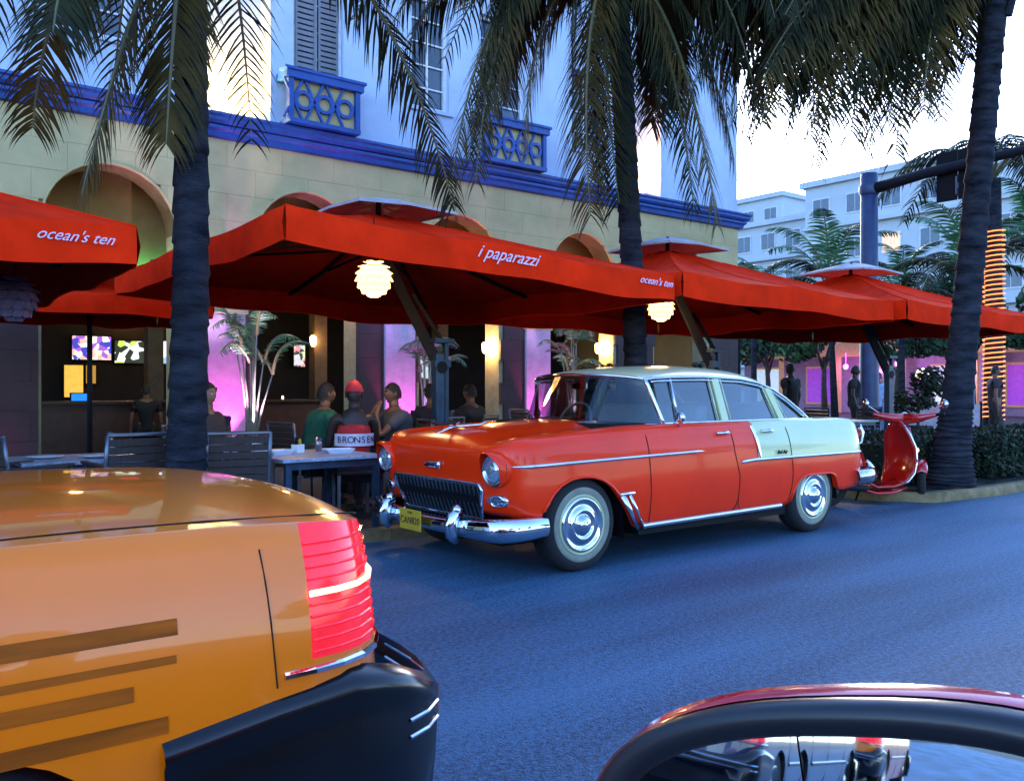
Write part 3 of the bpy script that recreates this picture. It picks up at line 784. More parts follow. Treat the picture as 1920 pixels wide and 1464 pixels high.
# headlamps: hooded nacelle, bezel, lens
M_lens = mat('lamp_glass', (.75, .82, .9), rough=.05, metal=.75, var=.25, scale=60)
M_reflector = M_chrome
for sg in (-1, 1):
    vc, zc = sg * .735, .768
    mb = MB(OF); n = 28; rows = []
    for (uu, rr, fwd) in ((.092, .112, 1), (.100, .121, 1), (.13, .125, .8), (.19, .120, .5), (.27, .10, .25), (.34, .07, 0)):
        ring = []
        for k in range(n):
            t = 2 * math.pi * k / n; cz = math.cos(t); sy = math.sin(t)
            brow = max(0, cz) ** 1.5
            ring.append((uu - .055 * fwd * brow + .03 * fwd * max(0, -cz), vc + rr * sy * .98, zc + rr * cz * (1 + .10 * brow)))
        rows.append(ring)
    mb.grid(rows, closed=True); nac = mb.build('headlamp_hood', M_red_paint, sedan, smooth=True)
    mb = MB(OF); mb.lathe([(.112, .125), (.110, .105), (.102, .100), (.092, .112), (.088, .13)], 32, (0, vc, zc), 'x'); hl = mb.build('headlamp', M_chrome, sedan, smooth=True)
    mb = MB(OF); mb.lathe([(.090, .128), (.075, .108), (.050, .096), (.02, .091), (.001, .090)], 32, (0, vc, zc), 'x'); mb.build('lens', M_lens, hl, smooth=True)
    mb = MB(OF); mb.lathe([(.122, .15), (.113, .112)], 32, (0, vc, zc), 'x'); mb.build('bezel', M_dark_metal, hl)
    # parking lamp
    mb = MB(OF); fu = frontu(vc * .99, .545)
    pl = [(-.085, 0), (-.06, .035), (0, .052), (.05, .045), (.085, .012), (.06, -.030), (0, -.042), (-.05, -.035)]
    for sc_, dd in ((1, .0), (.72, .028)):
        pass
    mb.grid([[(frontu(vc + sg * a * sc_, .545 + b * sc_) - dd, vc + sg * a * sc_, .545 + b * sc_) for a, b in pl] for sc_, dd in ((1.0, -.004), (.97, .016), (.8, .028), (.75, .018), (.4, .024), (.02, .026))], closed=True)
    mb.build('parking_lamp', M_chrome, sedan, smooth=True)
# grille: chrome surround, dark recess, eggcrate bars
def gcorner(w1, w0, z0, z1, r=.05, n=6):
    pts = []
    for (cx, cz, a0, ww_) in ((w0 - r, z0 + r, -90, 1), (w1 - r, z1 - r, 0, 1), (-(w1 - r), z1 - r, 90, 1), (-(w0 - r), z0 + r, 180, 1)):
        for k in range(n + 1):
            a = R(a0 + 90 * k / n); pts.append((cx + r * math.cos(a), cz + r * math.sin(a)))
    return pts
go = gcorner(.60, .53, .392, .655)
mb = MB(OF); mb.tube([(frontu(a, b) - .010, a, b) for a, b in go], .016, 8, closed=True); mb.build('grille_surround', M_chrome, sedan, smooth=True)
mb = MB(OF); mb.grid([[(frontu(q * lerp(.535, .60, k / 8), lerp(.40, .652, k / 8)) - .0045, q * lerp(.535, .60, k / 8), lerp(.40, .652, k / 8)) for q in [z_ / 10 for z_ in range(-10, 11)]] for k in range(9)]); grl = mb.build('grille', M_black, sedan)
M_gbar = mat('grille_bar', (.10, .13, .17), rough=.35, metal=.6)
for k in range(22):
    a = -.56 + 1.12 * k / 21; z0, z1 = .40, .65
    if abs(a) > .53: z0 = .40 + (abs(a) - .53) / .07 * .2
    MB(OF).bar((frontu(a, z0) - .014, a, z0), (frontu(a, z1) - .014, a, z1), .011, .014, (1, 0, 0)).build('grille_bar', M_gbar, grl)
for k in range(5):
    z = .435 + k * .046; w_ = lerp(.53, .60, (z - .39) / .26) - .015
    pts = [(frontu(w_ * (-1 + 2 * q / 12), z) - .009, w_ * (-1 + 2 * q / 12), z) for q in range(13)]
    mb = MB(OF)
    for p, q in zip(pts, pts[1:]): mb.bar(p, q, .006, .004)
    mb.build('grille_bar', M_dark_metal, grl)
# emblem on the nose
mb = MB(OF); pts = [(frontu(a, .765) - .012, a, .765) for a in (-.10, -.05, 0, .05, .10)]; mb.tube(pts, .028, 8, sx=.5); mb.build('nose_badge', M_chrome, sedan, smooth=True)
mb = MB(OF); pts = [(frontu(a, .765) - .020, a, .765) for a in (-.075, 0, .075)]; mb.tube(pts, .013, 6, sx=.5); mb.build('nose_badge', mat('navy_enamel', (.02, .02, .10), rough=.2), sedan, smooth=True)
# hood ornament: a jet-like bird with swept wings
mb = MB(OF)
zo = Htop(.32, 0)
mb.tube([(.14, 0, zo - .018), (.24, 0, zo + .018), (.36, 0, zo + .034), (.52, 0, zo + .03)], [.006, .016, .018, .006], 8, sy=.8)
for sg in (-1, 1):
    mb.tube([(.27, sg * .01, zo + .025), (.33, sg * .08, zo + .036), (.43, sg * .15, zo + .045), (.50, sg * .17, zo + .075)], [.012, .011, .009, .004], 6)
mb.build('hood_ornament', M_chrome, sedan, smooth=True)
# bumpers
def bumper(path, prof, name):
    n = len(path); rows = []
    for i, (u, v, zc, hh) in enumerate(path):
        a = path[max(i - 1, 0)]; b = path[min(i + 1, n - 1)]
        d = Vector((b[0] - a[0], b[1] - a[1], 0)).normalized(); nn = Vector((d.y, -d.x, 0))
        rows.append([(u + nn.x * o_, v + nn.y * o_, zc + h_ * hh) for o_, h_ in prof])
    mb = MB(OF); mb.grid(rows); o = mb.build(name, M_chrome, sedan, smooth=True); return o
bprof = [(-.05, .5), (-.014, .50), (.004, .47), (.016, .38), (.026, .15), (.030, -.05), (.024, -.22), (.010, -.36), (-.012, -.45), (-.05, -.5)]
half = [(.43, .955, .365, .15), (.36, .958, .365, .16), (.28, .955, .362, .165), (.20, .94, .36, .168), (.12, .90, .357, .170), (.07, .84, .353, .170), (.045, .76, .35, .165), (.03, .65, .346, .155), (.02, .5, .342, .14), (.012, .34, .34, .125), (.005, .2, .34, .12), (.0, 0, .34, .12)]
path = [(u, -v, z, h) for u, v, z, h in half] + [(u, v, z, h) for u, v, z, h in half[:-1][::-1]]
path = path[::-1]
fb = bumper(path, [(-o_, h_) for o_, h_ in bprof] if False else bprof, 'front_bumper')
for sg in (-1, 1):
    mb = MB(OF); vg = sg * .47
    mb.tube([(-.005, vg, .25), (-.045, vg, .30), (-.055, vg, .37), (-.03, vg, .43), (.02, vg, .46), (.05, vg, .455)], [.026, .040, .042, .040, .036, .014], 10, sx=1.25, upv=(0, 1, 0)); 
    mb.ball((.0, vg, .475), .040, 12, 8, (1.1, 1.0, 1.0))
    mb.build('bumper_guard', M_chrome, sedan, smooth=True)
    MB(OF).tube([(.0, vg - .09 * sg, .30), (-.02, vg - .16 * sg, .36), (.01, vg - .25 * sg, .30)], .010, 6).build('bumper_guard', M_chrome, sedan, smooth=True)
half = [(4.40, .955, .47, .14), (4.52, .958, .47, .15), (4.66, .95, .47, .155), (4.78, .91, .47, .155), (4.85, .82, .47, .15), (4.88, .65, .47, .14), (4.89, .3, .46, .13), (4.89, 0, .46, .13)]
path = [(u, v, z, h) for u, v, z, h in half][::1] + [(u, -v, z, h) for u, v, z, h in half[:-1][::-1]]
bumper(path, [(-o_, h_) for o_, h_ in bprof][::-1], 'rear_bumper')
bumper(path[::-1], bprof, 'rear_bumper')
for sg in (-1, 1):
    MB(OF).tube([(4.86, sg * .80, .38), (4.90, sg * .80, .45), (4.90, sg * .80, .53), (4.80, sg * .82, .60)], [.03, .04, .04, .02], 10).build('bumper_guard', M_chrome, sedan, smooth=True)
    mb = MB(OF); mb.tube([(4.62, sg * .82, .86), (4.70, sg * .80, .88), (4.735, sg * .79, .89)], [.03, .034, .028], 14, sy=1.5); mb.build('tail_lamp', mat('tail_lens_dim', (.35, .02, .01), rough=.15), sedan, smooth=True)
    MB(OF).tube([(4.60, sg * .835, .78), (4.66, sg * .835, .80), (4.70, sg * .83, .90), (4.66, sg * .83, .98)], [.01, .018, .018, .008], 8).build('lamp_trim', M_chrome, sedan, smooth=True)
# number plate
M_plate = mat('plate_yellow', (.62, .36, .02), rough=.5, var=.08)
pl = MB(OF).box(-.075, -.068, -.10, .20, .275, .43); po = pl.build('number_plate', M_plate, sedan); bevel(po, .003)
text('plate_lettering', 'CAN820', .075, mat('plate_ink', (.05, .03, .02)), po, frame((-.0775 - 2.45, .05, .345), (0, -1, 0), (0, 0, 1)), .0008)
text('plate_lettering', 'CUBA', .026, mat('plate_ink', (.05, .03, .02)), po, frame((-.0775 - 2.45, .05, .405), (0, -1, 0), (0, 0, 1)), .0008)
text('script_badge', 'Bel Air', .052, M_dark_metal, sedan, frame((3.20 - 2.45, -.938, .772), (1, 0, 0), (0, .0, 1)), .003, .3)

# ---- greenhouse
def gv(z): return .79 - (z - 1.04) * .27
E_ = [(1.68, 1.418), (1.80, 1.432), (2.0, 1.440), (2.4, 1.446), (2.9, 1.430), (3.15, 1.398), (3.36, 1.335), (3.53, 1.25), (3.68, 1.155), (3.82, 1.055)]
C_ = [(1.47, 1.462), (1.65, 1.495), (1.95, 1.525), (2.45, 1.548), (3.0, 1.532), (3.32, 1.490), (3.56, 1.41), (3.74, 1.30), (3.90, 1.18), (4.05, 1.06)]
FF = [1, .985, .955, .91, .85, .76, .64, .5, .34, .17, 0]
rows = []
for (ue, ze), (uc, zc) in zip(E_, C_):
    full = [(lerp(ue, uc, 1 - f * f), -gv(ze) * f * (1 if f == 1 else 1), ze + (zc - ze) * (1 - f ** 2.6) ** .8) for f in FF]
    rows.append(full + [(p[0], -p[1], p[2]) for p in full[:-1][::-1]])
# refine along the length
def refine(rows, k=3):
    out = []; n = len(rows); m = len(rows[0])
    for i in range((n - 1) * k + 1):
        t = i / k
        row = []
        for j in range(m):
            row.append(tuple(sinterp([(q, rows[q][j][c_]) for q in range(n)], t) for c_ in range(3)))
        out.append(row)
    return out
rr = refine(rows, 3); nf = len(FF)
def fr_of(j): j = j if j < nf - 1 else 2 * (nf - 1) - 1 - j; return (FF[j] + FF[j + 1]) / 2
isrear = lambda i, j: i >= 19 and fr_of(j) < .88
mb = MB(OF); mb.grid(rr, keep=lambda i, j: not isrear(i, j)); roof = mb.build('roof', M_pale_paint, sedan, smooth=True)
sol = roof.modifiers.new('t', 'SOLIDIFY'); sol.thickness = .02; sol.offset = -1
M_cglass = glass('car_glass', (.42, .50, .50), .03)
mb = MB(OF); mb.grid([[(p[0], p[1], p[2] - .004) for p in r_] for r_ in rr], keep=lambda i, j: isrear(i, j)); mb.build('rear_window', M_cglass, sedan, smooth=True)
MB(OF).box(4.0, 4.06, -.5, .5, 1.04, 1.06).build('window_trim', M_chrome, sedan)
# windscreen
wrows = []
for q in range(9):
    t = q / 8; row = []
    for k in range(-12, 13):
        f = abs(k) / 12; sg = 1 if k > 0 else -1
        ub = lerp(1.78, 1.30, 1 - f ** 3.2); vb = .80 * f; zb = 1.045 + .02 * (1 - f)
        ut = lerp(1.68, 1.47, 1 - f * f); vt = gv(1.418) * f; zt = 1.418 + (1.462 - 1.418) * (1 - f ** 2.6) ** .8
        row.append((lerp(ub, ut, t), sg * lerp(vb, vt, t), lerp(zb, zt - .004, t)))
    wrows.append(row)
mb = MB(OF); mb.grid(wrows); mb.build('windscreen', M_cglass, sedan, smooth=True)
mb = MB(OF)
mb.tube([(p[0] - .004, p[1], p[2]) for p in wrows[0]], .012, 8); mb.tube([(p[0] - .006, p[1], p[2]) for p in wrows[-1]], .012, 8)
for k in (0, -1): mb.tube([(r_[k][0] + .012, r_[k][1] * 1.004, r_[k][2]) for r_ in wrows], .019, 8)
mb.build('windscreen_trim', M_chrome, sedan, smooth=True)
# side glass, pillars, trim
def gp(u, z, sg, out=0): return (u, sg * (gv(z) + out), z)
top_of = lambda u: interp([(a, b - .028) for a, b in E_], u)
for sg in (-1, 1):
    mb = MB(OF); n = 24; us_ = [lerp(1.80, 3.76, k / n) for k in range(n + 1)]
    mb.grid([[gp(u, 1.05, sg, -.012) for u in us_], [gp(u, max(1.055, top_of(u)), sg, -.012) for u in us_]]); mb.build('side_window', M_cglass, sedan, smooth=True)
    bars = [('pillar', M_pale_paint, 2.585, 2.56, .042, .030), ('pillar', M_pale_paint, 3.40, 3.27, .032, .028)]
    for (nm, mm, ub, ut, w_, dd) in bars:
        zt = top_of(ut)
        mb = MB(OF); mb.bar(gp(ub, 1.04, sg), gp(ut, zt + .01, sg), w_ * 2, dd, (0, 1, 0)); bevel(mb.build(nm, mm, sedan), .006)
    ch = [((1.985, 1.05), (1.99, 1.43), .010), ((2.50, 1.05), (2.48, 1.43), .007), ((2.665, 1.05), (2.635, 1.43), .007), ((3.32, 1.05), (3.20, 1.38), .007), ((3.47, 1.05), (3.33, 1.33), .007)]
    for a, b, r in ch: MB(OF).tube([gp(*a, sg, .004), gp(*b, sg, .004)], r, 8).build('window_trim', M_chrome if r > .008 else M_pale_paint, sedan, smooth=True)
    # drip rail and belt chrome
    MB(OF).tube([gp(u, interp(E_, u) - .006, sg, .008) for u in [1.68, 1.74, 1.8, 1.9, 2.0, 2.2, 2.4, 2.65, 2.9, 3.03, 3.15, 3.26, 3.36, 3.45, 3.53, 3.61, 3.68, 3.76, 3.83]], .012, 8).build('drip_rail', M_chrome, sedan, smooth=True)
    MB(OF).tube([gp(u, interp(E_, u) - .034, sg, .004) for u in [1.75, 1.8, 1.9, 2.0, 2.2, 2.4, 2.65, 2.9, 3.03, 3.15, 3.26, 3.36, 3.45, 3.53, 3.61, 3.68, 3.76]], .009, 8).build('window_trim', M_chrome, sedan, smooth=True)
    MB(OF).tube([(u, sg * .808, 1.058) for u in [1.80, 2.3, 2.8, 3.3, 3.84]], .011, 8, sx=1.3).build('belt_trim', M_chrome, sedan, smooth=True)
    MB(OF).tube([gp(u, 1.056, sg, .008) for u in [1.82, 2.5, 3.2, 3.84]], .010, 8).build('belt_trim', M_chrome, sedan, smooth=True)
    # door mirror
    mb = MB(OF); mb.tube([(1.93, sg * .84, 1.03), (1.90, sg * .88, 1.06), (1.88, sg * .90, 1.09)], [.014, .008, .008], 8)
    mb.lathe([(.001, -.012), (.04, -.012), (.046, .0), (.044, .012), (.001, .02)], 16, (1.875, sg * .905, 1.105), 'x'); mb.build('door_mirror', M_chrome, sedan, smooth=True)
# interior
M_seat = mat('pale_vinyl', (.30, .36, .42), rough=.5, var=.12)
mb = MB(OF); mb.box(1.32, 3.92, -.72, .72, .60, .66); mb.box(1.24, 1.72, -.74, .74, .95, 1.062); bevel(mb.build('cabin_floor', M_black, sedan), .02)
for (u0, uu) in ((2.25, 2.45), (3.25, 3.48)):
    mb = MB(OF); mb.box(u0 - .25, uu, -.66, .66, .66, .86); mb.add([(uu - .14, -.66, .8), (uu + .06, -.66, .8), (uu + .14, -.62, 1.20), (uu + .02, -.62, 1.20), (uu - .14, .66, .8), (uu + .06, .66, .8), (uu + .14, .62, 1.20), (uu + .02, .62, 1.20)], [(0, 1, 2, 3), (4, 7, 6, 5), (0, 4, 5, 1), (1, 5, 6, 2), (2, 6, 7, 3), (3, 7, 4, 0)])
    o = mb.build('seat', M_seat, sedan); bevel(o, .05, 4); o.data.shade_smooth()
mb = MB(OF); t_ = []
for k in range(24):
    a = 2 * math.pi * k / 24; t_.append((1.86 + .09 * math.cos(a), .36 + .21 * math.sin(a), 1.02 + .19 * math.cos(a)))
mb.tube(t_, .012, 6, closed=True); mb.tube([(1.68, .36, .96), (1.86, .36, 1.02)], .02, 8); mb.tube([t_[6], t_[18]], .008, 6); mb.build('steering_wheel', M_seat, sedan, smooth=True)
MB(OF).box(1.60, 1.615, -.09, .09, 1.335, 1.385).build('rear_view_mirror', M_chrome, sedan)
# ---------------------------------------------------------------- palms
def bark():
    m = mat('palm_bark', (.042, .045, .058), rough=.95, spec=.15, var=.35, scale=3.2, bump=.9, bscale=30, stretch=(1, 1, 3.5), col2=(.004, .005, .009))
    return m
M_bark = bark()
M_frond = mat('palm_leaf', (.036, .032, .006), rough=.8, spec=.2, var=.35, scale=2.5, col2=(.006, .013, .008))
M_frond2 = mat('palm_leaf_olive', (.11, .065, .012), rough=.8, spec=.2, var=.3, scale=2.5, col2=(.022, .022, .008))
M_frond3 = mat('palm_leaf_fresh', (.05, .17, .05), rough=.5, var=.3, scale=2.5)
M_rach = mat('leaf_stalk', (.14, .12, .05), rough=.6)
def bez(P, t):
    a, b, c, d = [Vector(p) for p in P]; s = 1 - t
    return a * s ** 3 + b * 3 * s * s * t + c * 3 * s * t * t + d * t ** 3
def frond_mb(P, n=64, ll=.72, wd=.030, droop=.75, seed=0, off=(0, 0, 0)):
    rnd = random.Random(seed); mb = MB(off); N = 14
    mb.tube([bez(P, k / N) for k in range(N + 1)], [.030 * (1 - k / N) ** .7 + .004 for k in range(N + 1)], 5, mi=1)
    for k in range(n):
        t = .14 + .86 * (k + .5) / n; p = bez(P, t); d = (bez(P, min(1, t + .01)) - bez(P, t - .01)).normalized()
        sd_ = d.cross(Vector((0, 0, 1)))
        if sd_.length < .35: 
            h0 = (bez(P, .5) - Vector(P[0])); h0.z = 0; sd_ = sd_ + h0.normalized().cross(Vector((0, 0, 1))) * (.35 - sd_.length + .3)
        sd_.normalize()
        L = ll * (math.sin(math.pi * (.12 + .80 * ((k + .5) / n) ** .8)) ** .6) * rnd.uniform(.85, 1.1)
        for sg in (-1, 1):
            if rnd.random() < .04: continue
            dr = (sd_ * sg * rnd.uniform(.75, 1.0) + d * rnd.uniform(.45, .75) + Vector((rnd.uniform(-.12, .12), rnd.uniform(-.12, .12), -.12 + rnd.uniform(-.1, .1)))).normalized()
            q = p.copy(); pts = [q.copy()]; seg = 4
            for s_ in range(seg):
                dr = (dr + Vector((0, 0, -droop * (.25 + .12 * s_)))).normalized(); q = q + dr * (L / seg); pts.append(q.copy())
            nrm = dr.cross(sd_).normalized() if abs(dr.dot(sd_)) < .95 else d
            wv = d * wd / 2 if abs(d.dot((pts[1] - pts[0]).normalized())) < .85 else nrm * wd / 2
            vs = []
            for s_, pp in enumerate(pts[:-1]):
                ww_ = wv * (.6, 1.0, .85, .55)[s_]; vs += [pp - ww_, pp + ww_]
            vs.append(pts[-1]); m = len(pts) - 1
            fs = [(2 * s_, 2 * s_ + 1, 2 * s_ + 3, 2 * s_ + 2) for s_ in range(m - 1)] + [(2 * m - 2, 2 * m - 1, 2 * m)]
            mb.add(vs, fs, 0)
    return mb
def trunk(pts, rads, root, rings=True, name='trunk'):
    # ringed trunk: radius steps at every leaf scar
    P = [Vector(p) for p in pts]; n = 90; rows = []; rnd = random.Random(int(pts[0][0] * 10))
    prev_s = 0; sc_ = 0
    L = (P[-1] - P[0]).length; z = 0; scars = []
    while z < L: scars.append(z); z += rnd.uniform(.10, .17)
    path = []; 
    for i, s0 in enumerate(scars):
        s1 = scars[i + 1] if i + 1 < len(scars) else L
        for (tt, k) in ((.02, 1.06), (.45, .99), (.88, .955), (.97, 1.055)): path.append((lerp(s0, s1, tt), k * rnd.uniform(.99, 1.012)))
    vs = []; NS = 20
    for (s_, k) in path:
        t = s_ / L * (len(P) - 1); i = min(int(t), len(P) - 2); t -= i
        c = P[i].lerp(P[i + 1], t); r = lerp(rads[i], rads[i + 1], t) * k
        jt = [rnd.uniform(.985, 1.018) for _ in range(NS)]
        rows.append([(c.x + r * jt[int(a_ / 6.2832 * NS) % NS] * (1 + .03 * math.sin(3 * a_ + s_ * 2)) * math.cos(a_), c.y + r * math.sin(a_) * (1 + .02 * math.cos(5 * a_ + s_)), c.z + .012 * math.sin(a_ * 2 + s_ * 9)) for a_ in [2 * math.pi * q / NS for q in range(NS)]])
    mb = MB(tuple(-Vector(root.location))); mb.grid(rows, closed=True); return mb.build(name, M_bark, root, smooth=True)
FA = [[(2.28, 7.1, 5.25), (2.06, 7.06, 4.83), (1.78, 7.07, 3.98), (1.51, 7.07, 2.76)], [(2.28, 7.1, 5.25), (2.2, 7.04, 4.7), (2.13, 6.97, 4.0), (2.06, 6.89, 3.19)],
 [(2.28, 7.1, 5.25), (1.8, 7.9, 5.7), (1.51, 8.54, 4.7), (1.51, 8.97, 3.69)], [(2.28, 7.1, 5.25), (3.18, 6.99, 6.1), (4.16, 6.8, 4.53), (4.73, 6.96, 3.08)],
 [(2.28, 7.1, 5.25), (1.79, 7.06, 5.59), (1.37, 6.97, 4.58), (1.24, 6.64, 3.76)]]
FB = [[(7.91, 8.03, 6.66), (7.1, 8.25, 7.55), (6.09, 8.62, 5.96), (5.71, 8.49, 3.45)], [(7.91, 8.03, 6.66), (7.58, 8.38, 7.1), (7.11, 8.83, 6.11), (7.15, 8.88, 4.38)],
 [(7.91, 8.03, 6.66), (7.58, 8.08, 6.58), (7.33, 8.06, 5.13), (7.34, 7.85, 3.42)], [(7.91, 8.03, 6.66), (8.21, 7.51, 6.55), (8.39, 7.07, 4.95), (8.38, 6.78, 3.29)],
 [(7.91, 8.03, 6.66), (8.39, 7.58, 7.57), (9.12, 6.92, 6.59), (9.28, 6.71, 4.57)], [(7.91, 8.03, 6.66), (8.57, 7.93, 7.23), (9.38, 7.72, 6.69), (10.0, 7.67, 5.74)],
 [(7.91, 8.03, 6.66), (7.17, 8.74, 7.39), (6.31, 9.53, 7.16), (5.88, 10.0, 5.35)], [(7.91, 8.03, 6.66), (7.25, 8.21, 6.93), (6.57, 8.41, 6.28), (6.13, 8.41, 4.96)],
 [(7.91, 8.03, 6.66), (7.69, 8.71, 7.54), (7.21, 9.59, 6.74), (7.28, 10.05, 4.91)], [(7.91, 8.03, 6.66), (8.52, 7.89, 6.99), (8.97, 7.87, 5.92), (8.9, 8.28, 4.87)],
 [(7.91, 8.03, 6.66), (8.59, 7.67, 7.88), (9.61, 7.04, 7.2), (10.11, 6.82, 5.24)], [(7.91, 8.03, 6.66), (8.18, 7.48, 7.32), (8.65, 6.79, 6.6), (8.67, 6.42, 4.65)], [(7.91, 8.03, 6.66), (8.84, 7.89, 7.51), (9.99, 7.58, 7.1), (10.75, 7.6, 6.03)]]
FC = [[(11.72, 5.06, 6.66), (10.64, 5.65, 7.43), (9.37, 6.39, 6.6), (8.74, 6.63, 4.33)], [(11.72, 5.06, 6.66), (11.11, 5.62, 7.5), (10.09, 6.5, 6.72), (9.78, 6.83, 4.49)],
 [(11.72, 5.06, 6.66), (10.78, 5.46, 7.19), (9.71, 5.96, 6.15), (9.22, 6.0, 3.96)], [(11.72, 5.06, 6.66), (11.19, 5.39, 7.03), (10.44, 5.89, 6.39), (10.16, 6.02, 4.41)],
 [(11.72, 5.06, 6.66), (11.11, 5.29, 6.96), (10.45, 5.55, 6.08), (10.15, 5.53, 4.14)], [(11.72, 5.06, 6.66), (11.41, 5.3, 6.79), (11.09, 5.55, 6.12), (11.07, 5.57, 4.8)],
 [(11.72, 5.06, 6.66), (10.87, 6.06, 8.16), (9.95, 7.11, 7.61), (9.61, 7.72, 5.74)],
 [(11.72, 5.06, 6.66), (11.51, 5.68, 7.46), (10.96, 6.57, 7.43), (10.72, 7.23, 5.4)], [(11.72, 5.06, 6.66), (11.69, 5.5, 7.44), (11.35, 6.18, 7.11), (11.22, 6.72, 5.29)],
 [(11.72, 5.06, 6.66), (10.48, 5.44, 6.89), (9.25, 5.81, 6.47), (8.22, 6.02, 4.75)],
 [(11.72, 5.06, 6.66), (10.52, 5.45, 6.71), (9.7, 5.54, 6.13), (8.91, 5.6, 4.37)],
 [(11.72, 5.06, 6.66), (10.62, 6.0, 7.77), (9.56, 6.92, 7.13), (9.24, 7.25, 4.97)], [(11.72, 5.06, 6.66), (10.11, 5.77, 7.23), (8.82, 6.23, 6.25), (8.3, 6.08, 4.31)], [(11.72, 5.06, 6.66), (10.45, 5.97, 8.1), (9.28, 6.8, 7.66), (8.75, 7.12, 5.77)]]
def palm(base, top, rads, fronds, label, extra=9, ll=.7, seed=1, n=64, sect=None, dbl=1):
    rj = random.Random(seed + 900); fr2 = list(fronds)
    for P in fronds[:]:
        for _ in range(dbl):
            j = Vector((rj.uniform(-.45, .45), rj.uniform(-.45, .45), rj.uniform(.1, .8)))
            fr2.append([P[0]] + [tuple(Vector(p) + j * k) for p, k in zip(P[1:], (.4, .9, 1.1))])
    fronds = fr2
    root = empty('coconut_palm', base, label=label, cat='palm tree', group='coconut palms along the pavement')
    mid = [tuple(lerp(base[i], top[i], t) + (.06 * math.sin(t * math.pi) if i == 0 else 0) for i in range(3)) for t in (0, .06, .15, .4, .7, .93, 1)]
    trunk(mid, rads, root)
    o_ = tuple(-Vector(base)); rnd = random.Random(seed)
    for i, P in enumerate(fronds):
        frond_mb(P, n, ll * rnd.uniform(.95, 1.15), .036, .62, seed * 50 + i, o_).build('frond', [rnd.choice([M_frond, M_frond, M_frond2]), M_rach], root, fix=False)
    P = [(0, 0, 0), (1.0, 0, 1.0), (2.2, 0, .8), (3.0, 0, -.9)]
    gm = frond_mb(P, 44, .75, .036, .6, seed).mesh('frond', [M_frond, M_rach], fix=False)
    for k in range(extra):
        a = (sect[0] + (sect[1] - sect[0]) * (k + .5) / extra) if sect else 2 * math.pi * k / extra
        inst(gm, 'frond', root, tuple(Vector(top) - Vector(base)), (0, rnd.uniform(-.6, .1), a + rnd.uniform(-.15, .15)))
    # crown shaft of old leaf bases
    mb = MB(o_)
    for k in range(16):
        a = k * 2.4; z0 = top[2] - .75 + k * .05; r = rads[-1]
        mb.tube([(top[0] + r * .8 * math.cos(a), top[1] + r * .8 * math.sin(a), z0), (top[0] + r * 1.25 * math.cos(a), top[1] + r * 1.25 * math.sin(a), z0 + .25), (top[0] + r * 1.6 * math.cos(a), top[1] + r * 1.6 * math.sin(a), z0 + .5)], [.06, .05, .02], 6)
    mb.build('crown_shaft', M_bark, root)
    return root
palm((2.23, 7.05, .08), (2.28, 7.1, 5.25), [.20, .165, .150, .138, .128, .125, .12], FA, 'coconut palm with the nearest trunk, left of the large umbrella', 8, seed=3, sect=(.3, 4.2), n=100, dbl=0, ll=.72)
palm((8.08, 7.75, .08), (7.91, 8.03, 6.66), [.20, .16, .15, .14, .14, .15, .16], FB, 'coconut palm standing between the middle umbrellas behind the parked car', 8, seed=5, sect=(.3, 3.3), n=100, ll=.85, dbl=2)
palm((11.22, 5.42, .10), (11.72, 5.06, 6.66), [.32, .23, .19, .165, .155, .16, .16], FC, 'leaning coconut palm in the planted kerb bay beside the scooter', 7, seed=8, sect=(-2.6, .9), ll=.9, n=104, dbl=4)

# ---------------------------------------------------------------- leaf masses
def leaf_cloud(name, mtl, n, rx, ry, rz, cz, size, seed, lobes=9):
    rnd = random.Random(seed); mb = MB(); L = []
    for k in range(lobes):
        t = rnd.uniform(0, 2 * math.pi); rr_ = rnd.uniform(.25, .75)
        L.append((Vector((rx * rr_ * math.cos(t), ry * rr_ * math.sin(t), cz + rz * rnd.uniform(-.6, .7))), rnd.uniform(.3, .5)))
    for k in range(n):
        c, lr = rnd.choice(L); d = Vector((rnd.gauss(0, 1), rnd.gauss(0, 1), rnd.gauss(0, 1))).normalized() * rnd.uniform(.6, 1.05) ** .6
        p = c + Vector((d.x * rx * lr, d.y * ry * lr, d.z * rz * lr))
        nrm = (d + Vector((rnd.uniform(-.8, .8), rnd.uniform(-.8, .8), rnd.uniform(-.3, 1)))).normalized(); a = nrm.orthogonal().normalized(); b = nrm.cross(a)
        s_ = size * rnd.uniform(.6, 1.3)
        mb.add([p - a * s_ * .5, p + b * s_ * .28, p + a * s_ * .5, p - b * s_ * .28], [(0, 1, 2, 3)])
    return mb.mesh(name, mtl, fix=False)
M_leafA = mat('dark_foliage', (.022, .085, .035), rough=.6, var=.35, scale=1.5)
M_leafB = mat('mid_foliage', (.04, .12, .035), rough=.6, var=.35, scale=1.5)
M_wood = mat('tree_bark', (.06, .045, .035), rough=.9, var=.3)
cloudA = leaf_cloud('crown', M_leafA, 3800, 2.6, 2.6, 1.9, 4.3, .30, 11)
cloudB = leaf_cloud('crown', M_leafB, 3200, 2.4, 2.4, 2.1, 4.4, .32, 12)
def tree(x, y, s, cl, label, group='broadleaf trees beyond the side street', rz=0):
    e = empty('broadleaf_tree', (x, y, .1), rz, label, 'tree', group)
    inst(cl, 'crown', e, sc=s)
    mb = MB(); mb.tube([(0, 0, 0), (.05, .02, 1.4 * s), (-.05, .05, 2.7 * s)], [.16 * s, .12 * s, .09 * s], 8)
    for k in range(4): a = k * 1.7; mb.tube([(0, 0, (1.8 + .2 * k) * s), (.9 * s * math.cos(a), .9 * s * math.sin(a), (3.6 + .2 * k) * s)], [.07 * s, .03 * s], 6)
    mb.build('trunk', M_wood, e, smooth=True)
